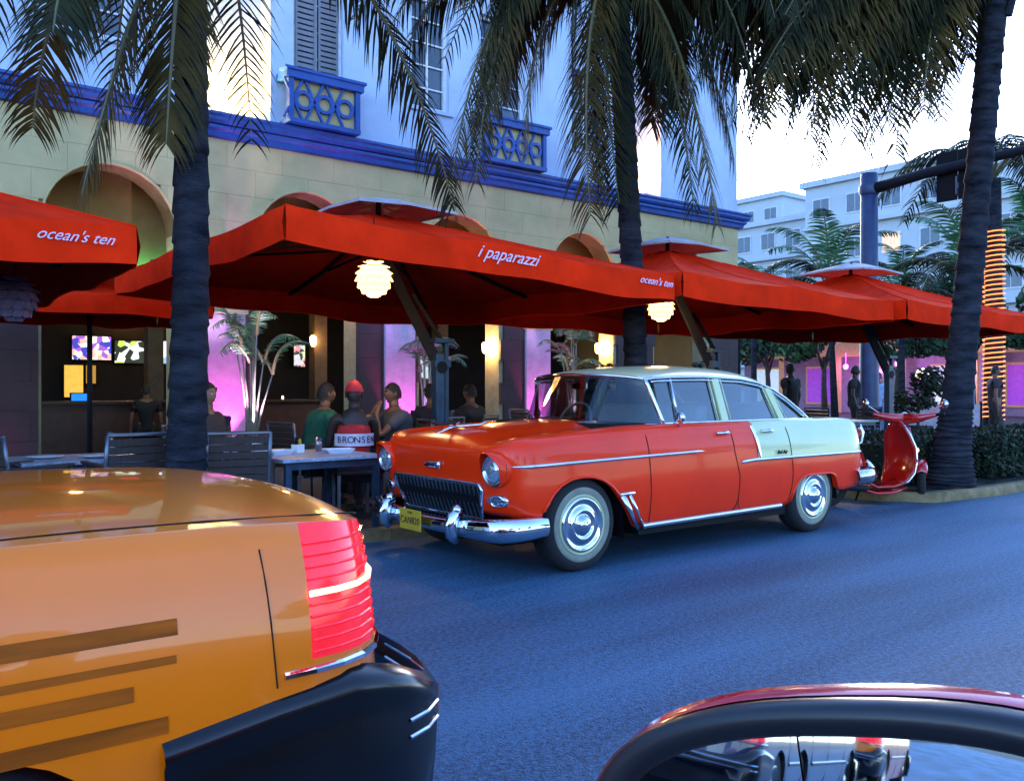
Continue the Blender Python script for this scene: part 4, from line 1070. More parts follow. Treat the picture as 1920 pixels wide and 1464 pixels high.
# small upright palms in the distance
Pup = [(0, 0, 0), (.3, 0, 1.2), (1.1, 0, 2.0), (2.0, 0, 1.7)]
gpl = frond_mb(Pup, 34, .65, .06, .35, 77).mesh('frond', [M_frond3, M_rach], fix=False)
gdr = frond_mb([(0, 0, 0), (.8, 0, .9), (1.8, 0, .6), (2.4, 0, -.7)], 34, .65, .06, .5, 78).mesh('frond', [M_frond, M_rach], fix=False)
def small_palm(x, y, h, s, label, nf_=11, seed=1, lean=0, group='palms beyond the side street'):
    e = empty('small_palm', (x, y, .1), 0, label, 'palm tree', group); rnd = random.Random(seed)
    mb = MB(); mb.tube([(0, 0, 0), (lean * .4, 0, h * .5), (lean, 0, h)], [.16, .12, .11], 8); mb.build('trunk', M_bark, e, smooth=True)
    for k in range(nf_):
        g = gpl if k % 2 else gdr
        inst(g, 'frond', e, (lean, 0, h), (0, rnd.uniform(-.5, .15), 2 * math.pi * k / nf_ + rnd.uniform(-.2, .2)), s)
small_palm(33.5, 25.0, 4.9, 1.0, 'small palm close to the corner of the hotel', 12, 3)
small_palm(33.0, 20.6, 5.2, 1.35, 'tall young palm with upright fronds left of the signal pole', 13, 4, lean=-.5)
small_palm(32.0, 17.2, 4.4, 1.0, 'young palm just right of the signal pole', 12, 5)
small_palm(31.0, 14.4, 4.8, 1.25, 'drooping green palm between the signal pole and the leaning palm trunk', 12, 6)
small_palm(33.0, 13.0, 5.6, 1.2, 'palm behind the leaning palm trunk', 12, 9)
for i, (x, y, s, c, l, rz) in enumerate([(38, 27.5, 1.05, cloudA, 'broadleaf tree nearest the hotel corner under the pale lamps', 0), (36.5, 23.3, 1.0, cloudB, 'broadleaf tree behind the tall young palm', 1.2),
    (36, 19.5, .95, cloudA, 'dark broadleaf tree behind the signal pole', 2.2), (35.5, 16.2, 1.0, cloudA, 'broadleaf tree right of the signal pole', .6), (37, 13.2, 1.0, cloudB, 'broadleaf tree at the far right beside the leaning trunk', 3.0),
    (40, 31.5, 1.0, cloudA, 'broadleaf tree partly hidden behind the hotel corner', 4.0)]):
    tree(x, y, s, c, l, rz=rz)
# hedges in the kerb bay
M_hedge = mat('hedge_leaf', (.010, .026, .008), rough=.7, var=.4, scale=3)
def hedge(x0, x1, y0, y1, h, label, seed):
    rnd = random.Random(seed); e = empty('hedge', ((x0 + x1) / 2, (y0 + y1) / 2, .09), 0, label, 'hedge')
    mb = MB(); W_, D_ = (x1 - x0) / 2, (y1 - y0) / 2
    for k in range(int(4200 * (x1 - x0) * (y1 - y0) / 2)):
        f = rnd.random()
        x, y, z = rnd.uniform(-W_, W_), rnd.uniform(-D_, D_), h * rnd.uniform(.05, 1)
        if f < .4: y = -D_ + rnd.gauss(0, .04)
        elif f < .55: x = W_ * rnd.choice((-1, 1)) + rnd.gauss(0, .03)
        elif f < .85: z = h + rnd.gauss(0, .035) - .12 * (abs(y) / D_) ** 6
        nrm = Vector((rnd.gauss(0, 1), rnd.gauss(0, 1), rnd.gauss(.4, 1))).normalized(); a = nrm.orthogonal().normalized() * .035; b = nrm.cross(a)
        p = Vector((x, y, z)); mb.add([p - a, p + b * .6, p + a, p - b * .6], [(0, 1, 2, 3)])
    mb.build('foliage', M_hedge, e, fix=False, kind='stuff')
    MB().box(-W_ + .12, W_ - .12, -D_ * .75, D_ * .75, 0, h * .8).build('branches', mat('twig_mass', (.012, .016, .008), rough=.95), e)
hedge(10.9, 12.6, 5.75, 6.7, .62, 'low clipped hedge behind the scooter and the leaning palm', 1)
hedge(12.7, 18.2, 5.5, 6.6, .60, 'long clipped hedge right of the leaning palm trunk', 2)
mb = MB(); rnd = random.Random(4)
for k in range(2500):
    x = rnd.uniform(10.2, 18.3); y = rnd.uniform(bulb(x) + .22, 5.6); 
    p = Vector((x, y, .09)); a = Vector((rnd.uniform(-.03, .03), rnd.uniform(-.03, .03), rnd.uniform(.04, .10))); b = Vector((.008, .004, 0))
    mb.add([p - b, p + b, p + a], [(0, 1, 2)])
mb.build('ground_cover', M_hedge, fix=False, kind='stuff')
# ---------------------------------------------------------------- modern saloon builder (taxi and traffic)
M_taxi = mat('taxi_orange', (.82, .18, .003), rough=.28, coat=.75, spec=.3, var=.04, scale=2)
M_tail = mat('tail_lens', (.75, .02, .03), rough=.12, emit=(1, .01, .02), es=.10, var=.1, scale=30)
M_tailhot = emis('tail_bulb', (1, .40, .20), .8)
M_head = emis('headlight', (1, .85, .6), 6)
M_bump = mat('grey_black_plastic', (.006, .0062, .007), rough=.22, var=.15)
M_dglass = glass('privacy_glass', (.10, .12, .13), .10)
def saloon(x_rear, y_side, d, label, paint, name='car', tail=True, head=False, cat='car', group=None, taxi=False):
    """d = +1: nose points to -X. x_rear: rear bumper x; y_side: y of the flank nearest the camera."""
    L, HW = 4.9, .93
    root = empty(name, (x_rear, y_side + HW, 0), 0 if d > 0 else math.pi, label, cat, group)
    # local: u from rear bumper towards nose, X = -u
    def Wh(u, z=.7):
        e0 = max(0, min(1, (u - .17) / .42)); e1 = max(0, min(1, (L - .1 - u) / .7))
        return HW * (1 - (1 - e0) ** 3.0) ** (1 / 3.0) * (1 - (1 - e1) ** 2.8) ** (1 / 2.8) * sinterp([(.2, .93), (.45, .99), (.65, 1.0), (.82, .985), (.95, .95), (1.03, .91)], z)
    def zt(u): return sinterp([(.17, 1.0), (.5, 1.035), (1.2, 1.04), (2.4, .99), (3.5, .95), (4.3, .86), (4.8, .70)], u)
    def top(u, fr):
        z = zt(u) + .045 * (1 - abs(fr) ** 2.4)
        for e, R_, H_ in ((u - .17, .14, .07), (L - .1 - u, .3, .12)):
            if e < R_: z -= H_ * (1 - math.sqrt(max(0, 1 - ((R_ - e) / R_) ** 2)))
        return z
    def zb(u):
        for c_ in (1.22, 4.02):
            if abs(u - c_) < .36: return max(.22, .33 + math.sqrt(.36 ** 2 - (u - c_) ** 2) * 1.0)
        return .44 if u < .8 else .22
    us_ = [.17 + .42 * (1 - math.cos(k * math.pi / 2 / 9)) for k in range(10)] + [.66, .74, .80, .84, .858, .87, .89, .93, .98, 1.04, 1.12, 1.22, 1.32, 1.40, 1.46, 1.51, 1.55, 1.572, 1.585, 1.63, 1.75, 1.9, 2.1, 2.3, 2.6, 2.9, 3.2, 3.5, 3.63, 3.658, 3.67, 3.70, 3.75, 3.8, 3.88, 3.95, 4.02, 4.1, 4.18] + [L - .1 - .7 * (1 - math.cos(k * math.pi / 2 / 8)) for k in range(9)]
    us_ = sorted(set(round(u, 4) for u in us_))
    zl = [0, .12, .25, .38, .5]; FRt = [1, .985, .96, .92, .86, .76, .6, .4, .2, 0]
    secs_ = []
    for u in us_:
        b = zb(u); t = top(u, 1); r_ = []
        bl = min(.60, max(b + .01, .60)) if b < .6 else b + .01
        lean = max(0, 1 - (u - .17) / .2)
        zs = [lerp(b, bl, k / 4) for k in range(5)] + [bl + (t - bl) * k / 9 for k in range(1, 10)]
        for z in zs: r_.append((-(u - .0 + lean * .10 * (z - .6)), Wh(u, z), z))
        for fr in FRt[1:]: r_.append((-(u + lean * .04), Wh(u, t) * fr, top(u, fr)))
        secs_.append(r_)
    NS_ = 14
    def reg(i, j):
        um = (us_[i] + us_[i + 1]) / 2
        if j < NS_ - 1:
            zm = sum(secs_[q][k][2] for q in (i, i + 1) for k in (j, j + 1)) / 4
            if um < .50 and .73 < zm < 1.2 and sum(secs_[q][k][1] for q in (i, i + 1) for k in (j, j + 1)) / 4 > .52: return 'tail_lamp'
            return 'body'
        if 1.25 < um < 3.6 and (FRt[j - NS_ + 1] + FRt[min(j - NS_ + 2, 9)]) / 2 < .86: return None
        return 'body'
    for r0, mm in (('body', paint), ('tail_lamp', M_tail)):
        sides = ((-1, 1),) if r0 == 'body' else ((-1,), (1,))
        for ss in sides:
            mb = MB()
            for sg in ss: mb.grid([[(p[0], p[1] * sg, p[2]) for p in s_] for s_ in secs_], keep=lambda i, j: reg(i, j) == r0)
            me = mb.mesh(r0, mm, True, merge=.0008); bm = bmesh.new(); bm.from_mesh(me)
            bmesh.ops.delete(bm, geom=[v for v in bm.verts if not v.link_faces], context='VERTS'); bm.to_mesh(me); bm.free()
            inst(me, r0, root)
    ln = lambda u, z: max(0, 1 - (u - .17) / .2) * .10 * (z - .6)
    for sg in (-1, 1):
        # lamp details: reversing strip, chrome lip under the lamp
        pts = [(-(us_[k] + ln(us_[k], .885) - .004), sg * (Wh(us_[k], .88) + .003), .885) for k in range(3, 9)]
        MB().tube(pts, .0075, 6, sy=1.0).build('lamp_strip', M_tailhot if tail else M_tail, root)
        for zz in (.99, .965, .94, .915, .86, .835, .81, .785, .76):
            pts = [(-(us_[k] + ln(us_[k], zz) - .003), sg * (Wh(us_[k], zz) + .002), zz) for k in range(3, 9)]; MB().tube(pts, .0035, 5).build('lamp_rib', M_tail, root)
        pts = [(-(us_[k] + ln(us_[k], .722) - .005), sg * (Wh(us_[k], .73) + .004), .722) for k in range(3, 10)]; MB().tube(pts, .009, 6).build('lamp_trim', M_chrome, root)
    # bumpers: body-side wrap in dark plastic
    def bump(ulist, prof, nm):
        rows = []
        for u, o_ in ulist: rows.append([(-(u), (Wh(max(.171, u + .17), .6) + q * .05), z) for q, z in prof(u)])
        mb = MB()
        for sg in (-1, 1): mb.grid([[(p[0], p[1] * sg, p[2]) for p in r_] for r_ in rows])
        return mb.build(nm, M_bump, root, smooth=True, merge=.001)
    ul = [.0 + .42 * (1 - math.cos(k * math.pi / 2 / 9)) for k in range(10)] + [.6, .80, .84]
    bump([(u, 0) for u in ul], (lambda u: (lambda t: [(-.9, t + .01), (-.1, t), (.3, t - .015), (.45, t - .04), (.30, t - .055), (.42, t - .10), (.45, .50), (.3, .42), (0, .34), (-.8, .30)])(interp([(0, .575), (.12, .59), (.30, .68), (.45, .70), (.84, .645)], u))), 'rear_bumper')
    for zz in (.56, .52):
        mb = MB(); mb.tube([(-u, -(Wh(u + .17, .6) + .024), zz) for u in ul[1:8]], .005, 5); mb.build('bumper_strip', M_chrome, root)
    mb = MB(); ul2 = [(L - .02) - .7 * (1 - math.cos(k * math.pi / 2 / 9)) for k in range(10)][::-1]
    for sg in (-1, 1): mb.grid([[(-u, sg * (Wh(min(L - .101, u - .09), .6) + q * .03), z) for q, z in [(0, .58), (1, .55), (1.2, .4), (.2, .22)]] for u in ul2])
    mb.build('front_bumper', M_bump, root, smooth=True, merge=.001)
    MB().box(-4.6, -.3, -.62, .62, .18, .5).build('underbody', M_black, root)
    # door line, side moulding
    mb = MB(); mb.tube([(-u, -(Wh(u, .56) + .003), .56) for u in (1.66, 1.9, 2.4, 3.0, 3.56)], .018, 6, sx=.5); mb.build('side_moulding', M_bump, root)
    for uu in (1.62, 2.45, 3.45):
        for sg in (-1, 1): MB().tube([(-uu, sg * (Wh(uu, z) + .001), z) for z in (.25, .4, .6, .8, .95, 1.01)], .004, 5).build('door_seam', M_black, root)
    if 0: MB().tube([(-.95, -(Wh(.95, .8) + .001), .82), (-1.08, -(Wh(1.08, .8) + .001), .82), (-1.08, -(Wh(1.08, .9) + .001), .93), (-.95, -(Wh(.95, .9) + .001), .93)], .003, 5, closed=True).build('fuel_flap', M_black, root)
    # greenhouse
    E2 = [(1.18, 1.05, 1.25), (1.55, 1.28, 1.60), (1.9, 1.40, 1.95), (2.4, 1.43, 2.4), (2.9, 1.41, 2.85), (3.2, 1.30, 3.15), (3.62, 1.0, 3.78)]
    rows = []
    for ue, ze, uc in E2:
        hw = .80 - (ze - 1.0) * .45
        rows.append([(-lerp(ue, uc, 1 - f * f), -hw * f, ze + .06 * (1 - f * f) * (0.3 if ze < 1.1 else 1)) for f in (1, .9, .7, .4, 0)] + [(-lerp(ue, uc, 1 - f * f), hw * f, ze + .06 * (1 - f * f) * (0.3 if ze < 1.1 else 1)) for f in (.4, .7, .9, 1)])
    mb = MB(); mb.grid(rows[2:5]); r_ = mb.build('roof', paint, root, smooth=True)
    mb = MB(); mb.grid(rows[:3]); mb.build('rear_window', M_dglass, root, smooth=True)
    mb = MB(); mb.grid(rows[4:]); mb.build('windscreen', M_dglass, root, smooth=True)
    for sg in (-1, 1):
        mb = MB(); mb.grid([[(-ue, sg * (.80 - (ze - 1) * .45), ze) for ue, ze, _ in E2], [(-ue, sg * .81, 1.0) for ue, ze, _ in E2]]); mb.build('side_window', M_dglass, root)
        for (a, b, c_) in ((1.18, 1.06, 0), ):
            pts = [(-ue, sg * (.805 - (ze - 1) * .45), ze) for ue, ze, _ in E2]; MB().tube(pts, .028, 6).build('pillar', paint, root, smooth=True)
        MB().tube([(-2.45, sg * .80, 1.0), (-2.42, sg * .615, 1.42)], .03, 6).build('pillar', paint, root)
        w_m = wheel_m
        for uc in (1.22, 4.02):
            w_ = inst(w_m, 'wheel', root, (-uc, sg * .80, .335), (0, 0, 0 if sg < 0 else math.pi)); inst(rim_m, 'rim', w_)
        if head: MB().ball((-4.62, sg * .62, .66), .09, 12, 8, (.5, 1, .8)).build('headlight', M_head, root, smooth=True)
        if head: 
            l = spot_light('headlight_lamp', (0, 0, 0), (0, 0, 1), (1, .85, .6), 90, 70, .06, root); l.location = (-4.75, sg * .62, .66); l.rotation_euler = (0, R(80), 0)
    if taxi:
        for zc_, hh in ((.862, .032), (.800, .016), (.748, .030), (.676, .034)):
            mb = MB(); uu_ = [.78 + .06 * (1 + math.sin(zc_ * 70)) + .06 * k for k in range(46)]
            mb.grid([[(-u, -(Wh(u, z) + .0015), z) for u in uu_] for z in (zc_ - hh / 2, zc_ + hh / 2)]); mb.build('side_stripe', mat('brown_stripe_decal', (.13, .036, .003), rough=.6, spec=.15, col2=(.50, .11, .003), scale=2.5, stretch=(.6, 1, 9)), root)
        for sg in (-1, 1):
            pts = [(-u, sg * Wh(u, top(u, 1)) * .93, top(u, .93) + .001) for u in (.20, .24, .30, .45, .7, .95, 1.2)]; MB().tube(pts, .0025, 5).build('boot_seam', M_black, root)
            pts = [(-(.60 + .004 * k), sg * (Wh(.6, z) + .001), z) for k, z in enumerate((.70, .76, .84, .92, .99))]; MB().tube(pts, .0018, 5).build('panel_seam', M_black, root)
        text('door_number', '204', .20, M_black, root, frame((-2.0, -(Wh(2.0, .75) + .004), .78), (1, 0, 0), (0, 0, 1)), .001)
        MB().box(-2.65, -2.25, -.16, .16, 1.48, 1.58).build('roof_sign', mat('roof_sign', (.8, .7, .3), emit=(1, .7, .2), es=1.0), root)
    # plates and glass kit
    MB().box(.0, .012, -.16, .16, .76, .88).build('number_plate', mat('pale_plate', (.55, .55, .5)), root)
    return root
tm = MB(); tm.lathe([(.2, -.09), (.30, -.10), (.33, -.08), (.335, 0), (.33, .08), (.30, .10), (.2, .09)], 36, axis='y'); wheel_m = tm.mesh('wheel', M_tyre, True)
tm = MB(); tm.lathe([(.215, -.085), (.21, -.10), (.17, -.06), (.08, -.07), (.05, -.09), (.001, -.09)], 28, axis='y'); rim_m = tm.mesh('rim', mat('alloy', (.4, .4, .42), rough=.3, metal=.9), True)
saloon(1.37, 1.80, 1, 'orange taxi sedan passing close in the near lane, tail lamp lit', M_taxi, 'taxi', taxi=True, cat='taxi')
P_silver = mat('silver_paint', (.35, .36, .40), rough=.3, metal=.5, coat=1); P_navy = mat('navy_paint', (.02, .04, .10), rough=.3, coat=1); P_white = mat('white_paint', (.75, .75, .72), rough=.3, coat=1)
saloon(-8.4, 4.75, 1, 'silver sedan parked at the kerb behind the camera car', P_silver, head=False, group='cars seen in the door mirror')
saloon(-14.5, 4.75, 1, 'navy sedan parked at the kerb further back', P_navy, group='cars seen in the door mirror')
saloon(-6.3, 1.9, 1, 'dark navy sedan ahead of the taxi in the opposite lane', P_navy, tail=True, group='cars seen in the door mirror')
saloon(-13.0, 1.95, 1, 'orange taxi further down the street', M_taxi, tail=True, group='cars seen in the door mirror')
saloon(-11.5, -2.2, -1, 'silver sedan following with its headlights on', P_silver, head=True, group='cars seen in the door mirror')

# ---------------------------------------------------------------- the red car the photographer sits in
M_own = mat('own_red_paint', (.62, .012, .04), rough=.22, coat=1, var=.03)
own = empty('red_car', (-.2, -.72, 0), 0, 'red car beside the camera with black trimmed door mirror', 'car')
HWo = .90
mb = MB(); rows = []
for u in [-2.4, -2.3, -2.1, -1.75, -1.7, -1.6, -1.4, -1.2, -1.05, -1.0, -.6, 0, .6, .95, 1.2, 1.35, 1.42, 1.5, 1.7, 1.9, 2.05, 2.1, 2.25, 2.4]:
    e = min(1, (2.4 - abs(u)) / .35); w_ = HWo * (1 - (1 - max(0, e)) ** 3) ** (1 / 3)
    b = .22
    for c_ in (-1.38, 1.74):
        if abs(u - c_) < .34: b = .30 + math.sqrt(.34 ** 2 - (u - c_) ** 2)
    t = sinterp([(-2.4, .85), (-1.5, .98), (0, .98), (1.2, .93), (2.0, .80), (2.4, .65)], u)
    rows.append([(u, w_ * k, z) for k, z in ((.95, b), (1, lerp(b, t, .4)), (.985, lerp(b, t, .8)), (.93, t), (.88, t + .015))])
for sg in (-1, 1): mb.grid([[(p[0], p[1] * sg, p[2]) for p in r_] for r_ in rows])
fr_rows = [[(p[-1][0], p[-1][1] * k, p[-1][2] + .03 * (1 - k * k)) for k in (-1, -.6, 0, .6, 1)] for p in rows]
mb.grid(fr_rows, keep=lambda i, j: not (4 < i < 14))
mb.build('body', M_own, own, smooth=True, merge=.001)
MB().box(-1.2, 1.1, -.80, .80, .25, .55).box(.75, 1.15, -.8, .8, .55, .95).build('cabin_trim', M_black, own)
for u in (-1.38, 1.74):
    for sg in (-1, 1): w_ = inst(wheel_m, 'wheel', own, (u, sg * .78, .335), (0, 0, 0 if sg < 0 else math.pi)); inst(rim_m, 'rim', w_)
mb = MB(); mb.tube([(-.35, HWo * .985, .80), (-.28, HWo + .03, .805), (-.16, HWo + .03, .805), (-.10, HWo * .985, .80)], .010, 6); mb.build('door_handle', M_chrome, own, smooth=True)
# mirror in its own frame: x right, y up, z towards the camera
cen = Vector((.553, .328, 1.013)); to_cam = (Vector((0, 0, 1.341)) - cen).normalized(); rear = Vector((-1, .125, -.145)).normalized()
nrm = (to_cam + rear).normalized()
xr = Vector((0, 0, 1)).cross(nrm).normalized(); yr = nrm.cross(xr)
rl = R(13); xr, yr = xr * math.cos(rl) + yr * math.sin(rl), yr * math.cos(rl) - xr * math.sin(rl)
rot = Matrix((xr, yr, nrm)).transposed()
MX = Matrix.Translation(cen - Vector(own.location)) @ rot.to_4x4()
def se(a, b, t, p=2.45):
    c_, s_ = math.cos(t), math.sin(t); return (a * abs(c_) ** (2 / p) * (1 if c_ > 0 else -1), b * abs(s_) ** (2 / p) * (1 if s_ > 0 else -1))
N = 64; ts = [2 * math.pi * k / N for k in range(N)]
def ring(a, b, z): return [MX @ Vector((*se(a, b, t), z)) for t in ts]
A_, B_ = .225, .108
mb = MB(); mb.grid([ring(A_ - .029, B_ - .023, -.012), ring(A_ - .026, B_ - .020, -.002), ring(A_ - .004, B_ - .004, .004), ring(A_ + .003, B_ + .003, -.006), ring(A_ + .004, B_ + .004, -.030)], closed=True)
mir = mb.build('mirror_bezel', mat('satin_black', (.012, .014, .018), rough=.3, var=.1), own, smooth=True)
mb = MB(); mb.grid([ring(A_ + .005, B_ + .005, -.022), ring(A_ + .009, B_ + .012, -.034), ring(A_ + .002, B_ + .004, -.075), ring(A_ * .8, B_ * .8, -.115), ring(A_ * .4, B_ * .4, -.13), ring(.001, .001, -.132)], closed=True)
mb.build('mirror_shell', M_own, own, smooth=True)
M_mirror = mat('mirror_silver', (.9, .92, .95), rough=.015, metal=1, var=.0)
split = -.035
def gpoly(x0, x1): 
    out = []
    for k in range(N):
        x, y = se(A_ - .028, B_ - .022, ts[k]); out.append((min(max(x, x0), x1), y))
    return out
for (x0, x1, tilt) in ((-.2, split, -.10), (split + .0015, .2, 0)):
    pts = [MX @ Vector((x, y, -.010 + tilt * .12 * (x - split if x < split else 0))) for x, y in gpoly(x0, x1)]
    cc = sum(pts, Vector()) / len(pts)
    mb = MB(); mb.add(pts + [cc], [(k, (k + 1) % N, N) for k in range(N)]); mb.build('mirror_glass', M_mirror, own, fix=False)
MB().tube([MX @ Vector((A_ * .8, -.03, -.06)), MX @ Vector((A_ + .06, -.08, -.05)), Vector((.75, HWo * .93, .96))], .028, 10).build('mirror_arm', M_black, own, smooth=True)
# ---------------------------------------------------------------- people
def skin_fig(name, chains, mtl, parent, root_i=0, sub=2):
    """chains: list of lists of (x,y,z,r); first point of later chains is joined to the nearest existing vertex"""
    V = []; Ed = []; Rr = []
    for ch in chains:
        last = None
        for q, p in enumerate(ch):
            pt = Vector(p[:3]); r = p[3]
            hit = None
            for i, v in enumerate(V):
                if (v - pt).length < .012: hit = i; break
            if hit is None: V.append(pt); Rr.append(r); hit = len(V) - 1
            if last is not None and last != hit and (last, hit) not in Ed and (hit, last) not in Ed: Ed.append((last, hit))
            last = hit
    me = bpy.data.meshes.new(name); me.from_pydata([tuple(v) for v in V], Ed, []); me.materials.append(mtl)
    o = bpy.data.objects.new(name, me); COL.objects.link(o); o.parent = parent
    md = o.modifiers.new('skin', 'SKIN'); md.use_smooth_shade = True
    if not me.skin_vertices: me.skin_vertices.new() if hasattr(me.skin_vertices, 'new') else None
    bpy.context.view_layer.update()
    sv = me.skin_vertices[0].data
    for i, r in enumerate(Rr):
        sv[i].radius = r if isinstance(r, tuple) else (r, r); sv[i].use_root = (i == root_i)
    s_ = o.modifiers.new('sub', 'SUBSURF'); s_.levels = sub; s_.render_levels = sub
    return o
def head_mesh(seed=0):
    mb = MB(); n, m = 18, 14; rows = []
    for i in range(m + 1):
        ph = math.pi * i / m; row = []
        for k in range(n):
            t = 2 * math.pi * k / n
            x = math.sin(ph) * math.cos(t); y = math.sin(ph) * math.sin(t); z = math.cos(ph)
            X = .092 * x; Y = .074 * y; Z = .118 * z
            if z < -.1: X *= 1 - .18 * (-z - .1); Y *= 1 - .42 * (-z - .1)
            f = max(0, x)
            if f > .6:
                w_ = math.exp(-(y / .16) ** 2)
                X += w_ * (.020 * math.exp(-((z + .16) / .10) ** 2) + .012 * math.exp(-((z + .02) / .14) ** 2) + .010 * math.exp(-((z + .45) / .05) ** 2) + .012 * math.exp(-((z + .80) / .12) ** 2))
                X -= .012 * math.exp(-((z - .06) / .09) ** 2) * math.exp(-((abs(y) - .32) / .14) ** 2)
            row.append((X, Y, Z))
        rows.append(row)
    mb.grid(rows, closed=True)
    for sg in (-1, 1): mb.ball((-.005, sg * .078, -.005), .028, 8, 6, (.6, .4, 1))
    mb.tube([(-.02, 0, -.17), (-.012, 0, -.06)], [.056, .052], 12)
    return mb
HM = {}
def skin_mat(n, c): return mat('skin_' + n, c, rough=.55, var=.08)
def person(loc, rz, label, skin, shirt, trousers=None, hair='short', hairc=(.01, .008, .007), seated=True, sleeves=.6, lean=.0, cap=None, vest=False, arms='table', group='people at the cafe tables', shoes=(.03, .03, .03), stride=.0):
    """faces +x locally; seated: hip height .52 above base"""
    e = empty('person', loc, rz, label, 'person', group)
    H0 = .50 if seated else .93
    sh = H0 + .50; lx = lean
    S = lambda f: lx * f   # forward lean
    hipw, shw = .10, .19
    sk = skin_mat(skin[0], skin[1])
    chains = [[(0, 0, H0, (.15, .125)), (S(.3), 0, H0 + .18, (.135, .11)), (S(.7), 0, H0 + .36, (.155, .12)), (S(1), 0, sh, (.11, .085)), (S(1.05), 0, sh + .09, .058)]]
    el = {}; 
    for sg in (-1, 1):
        if arms == 'table' : E1 = (S(1) + .12, sg * .24, H0 + .20); W1 = (S(1) + .36, sg * .13, H0 + .26); F1 = (S(1) + .46, sg * .10, H0 + .27)
        elif arms == 'down': E1 = (S(1) - .03 + sg * stride * .3, sg * .25, H0 + .20); W1 = (S(1) + .04 + sg * stride * .6, sg * .26, H0 - .05); F1 = (S(1) + .06 + sg * stride * .7, sg * .26, H0 - .15)
        elif arms == 'chin': E1 = (S(1) + .25, sg * .20, H0 + .26); W1 = (S(1) + .24, sg * .06, H0 + .50); F1 = (S(1) + .20, sg * .04, H0 + .58)
        el[sg] = (E1, W1, F1)
        chains.append([(S(1), 0, sh, (.11, .085)), (S(1), sg * shw, sh - .02, .062), (lerp(S(1), E1[0], .5), lerp(sg * shw, E1[1], .5), lerp(sh, E1[2], .5), .050), (*E1, .040), (*W1, .028), (*F1, .030)])
        # five fingers
        fw = (Vector(F1) - Vector(W1)).normalized(); lat = Vector((0, 1, 0)); 
        if abs(fw.dot(lat)) > .8: lat = Vector((1, 0, 0))
        for q, (o_, L) in enumerate(((-.027, .055), (-.009, .068), (.009, .064), (.026, .050))):
            b = Vector(F1) + lat * o_; chains.append([(*F1, .030), (*(b + fw * .045), .0085), (*(b + fw * (.045 + L * .6) + Vector((0, 0, -.012))), .008), (*(b + fw * (.045 + L) + Vector((0, 0, -.034))), .0065)])
        chains.append([(*W1, .028), (*(Vector(W1) + fw * .04 - lat * sg * .035), .011), (*(Vector(W1) + fw * .08 - lat * sg * .05), .009)])
        if seated:
            chains.append([(0, 0, H0, (.15, .125)), (.02, sg * hipw, H0 - .02, .095), (.42, sg * .13, H0 - .0, .070), (.44, sg * .13, H0 - .24, .055), (.40, sg * .13, .07, .040), (.52, sg * .14, .035, .035)])
        else:
            chains.append([(0, 0, H0, (.15, .125)), (.0, sg * hipw, H0 - .06, .095), (.03 - sg * stride * .5, sg * .11, .48, .062), (-.01 - sg * stride, sg * .11, .25, .055), (-.03 - sg * stride * 1.1, sg * .11, .08, .040), (.10 - sg * stride * 1.05, sg * .12, .035, .035)])
    body = skin_fig('body', chains, sk, e, 0, 1)
    # shirt
    mS = mat('cloth_%d_%d_%d' % tuple(int(c * 999) for c in shirt), shirt, rough=.85, var=.15, scale=9, bump=.2)
    sc_ = []
    sc_.append([(-.0, 0, H0 - (.05 if seated else .14), (.185, .155)), (0, 0, H0 + .03, (.165, .14)), (S(.3), 0, H0 + .16, (.155, .13)), (S(.7), 0, H0 + .34, (.185, .155)), (S(1), 0, sh - .02, (.15, .125)), (S(1.02), 0, sh + .055, (.098, .090))] if not vest else [(-.0, 0, H0 - .05, (.175, .15)), (S(.3), 0, H0 + .16, (.165, .14)), (S(.7), 0, H0 + .36, (.195, .16)), (S(1), 0, sh - .03, (.150, .125))])
    if not vest:
        for sg in (-1, 1):
            E1 = el[sg][0]; a = (S(1), sg * shw, sh - .02)
            m_ = tuple(lerp(a[i], E1[i], sleeves) for i in range(3))
            sc_.append([(S(1), 0, sh - .02, (.15, .125)), (*a, .092), (*m_, .070)])
    shirt_o = skin_fig('shirt', sc_, mS, e, 0, 2)
    if trousers:
        mT = mat('cloth_%d_%d_%d' % tuple(int(c * 999) for c in trousers), trousers, rough=.85, var=.12, scale=9)
        tc_ = []
        for sg in (-1, 1):
            if seated: tc_.append([(0, 0, H0 - .02, (.16, .135)), (.02, sg * hipw, H0 - .02, .105), (.42, sg * .13, H0, .082), (.44, sg * .13, H0 - .24, .068), (.41, sg * .13, .12, .058)])
            else: tc_.append([(0, 0, H0 + .08, (.165, .14)), (0, 0, H0, (.175, .145)), (.0, sg * hipw, H0 - .06, .115), (.03 - sg * stride * .5, sg * .11, .48, .078), (-.01 - sg * stride, sg * .11, .25, .070), (-.03 - sg * stride * 1.1, sg * .11, .12, .064)])
        skin_fig('trousers', tc_, mT, e, 0, 1)
    mb = head_mesh(); mb.off = (0, 0, 0); he = mb.build('head', sk, e, smooth=True); he.location = (S(1.05) + .02, 0, sh + .22)
    mH = mat('hair_%d' % int(hairc[0] * 999), hairc, rough=.6, var=.3, scale=40, bump=.4)
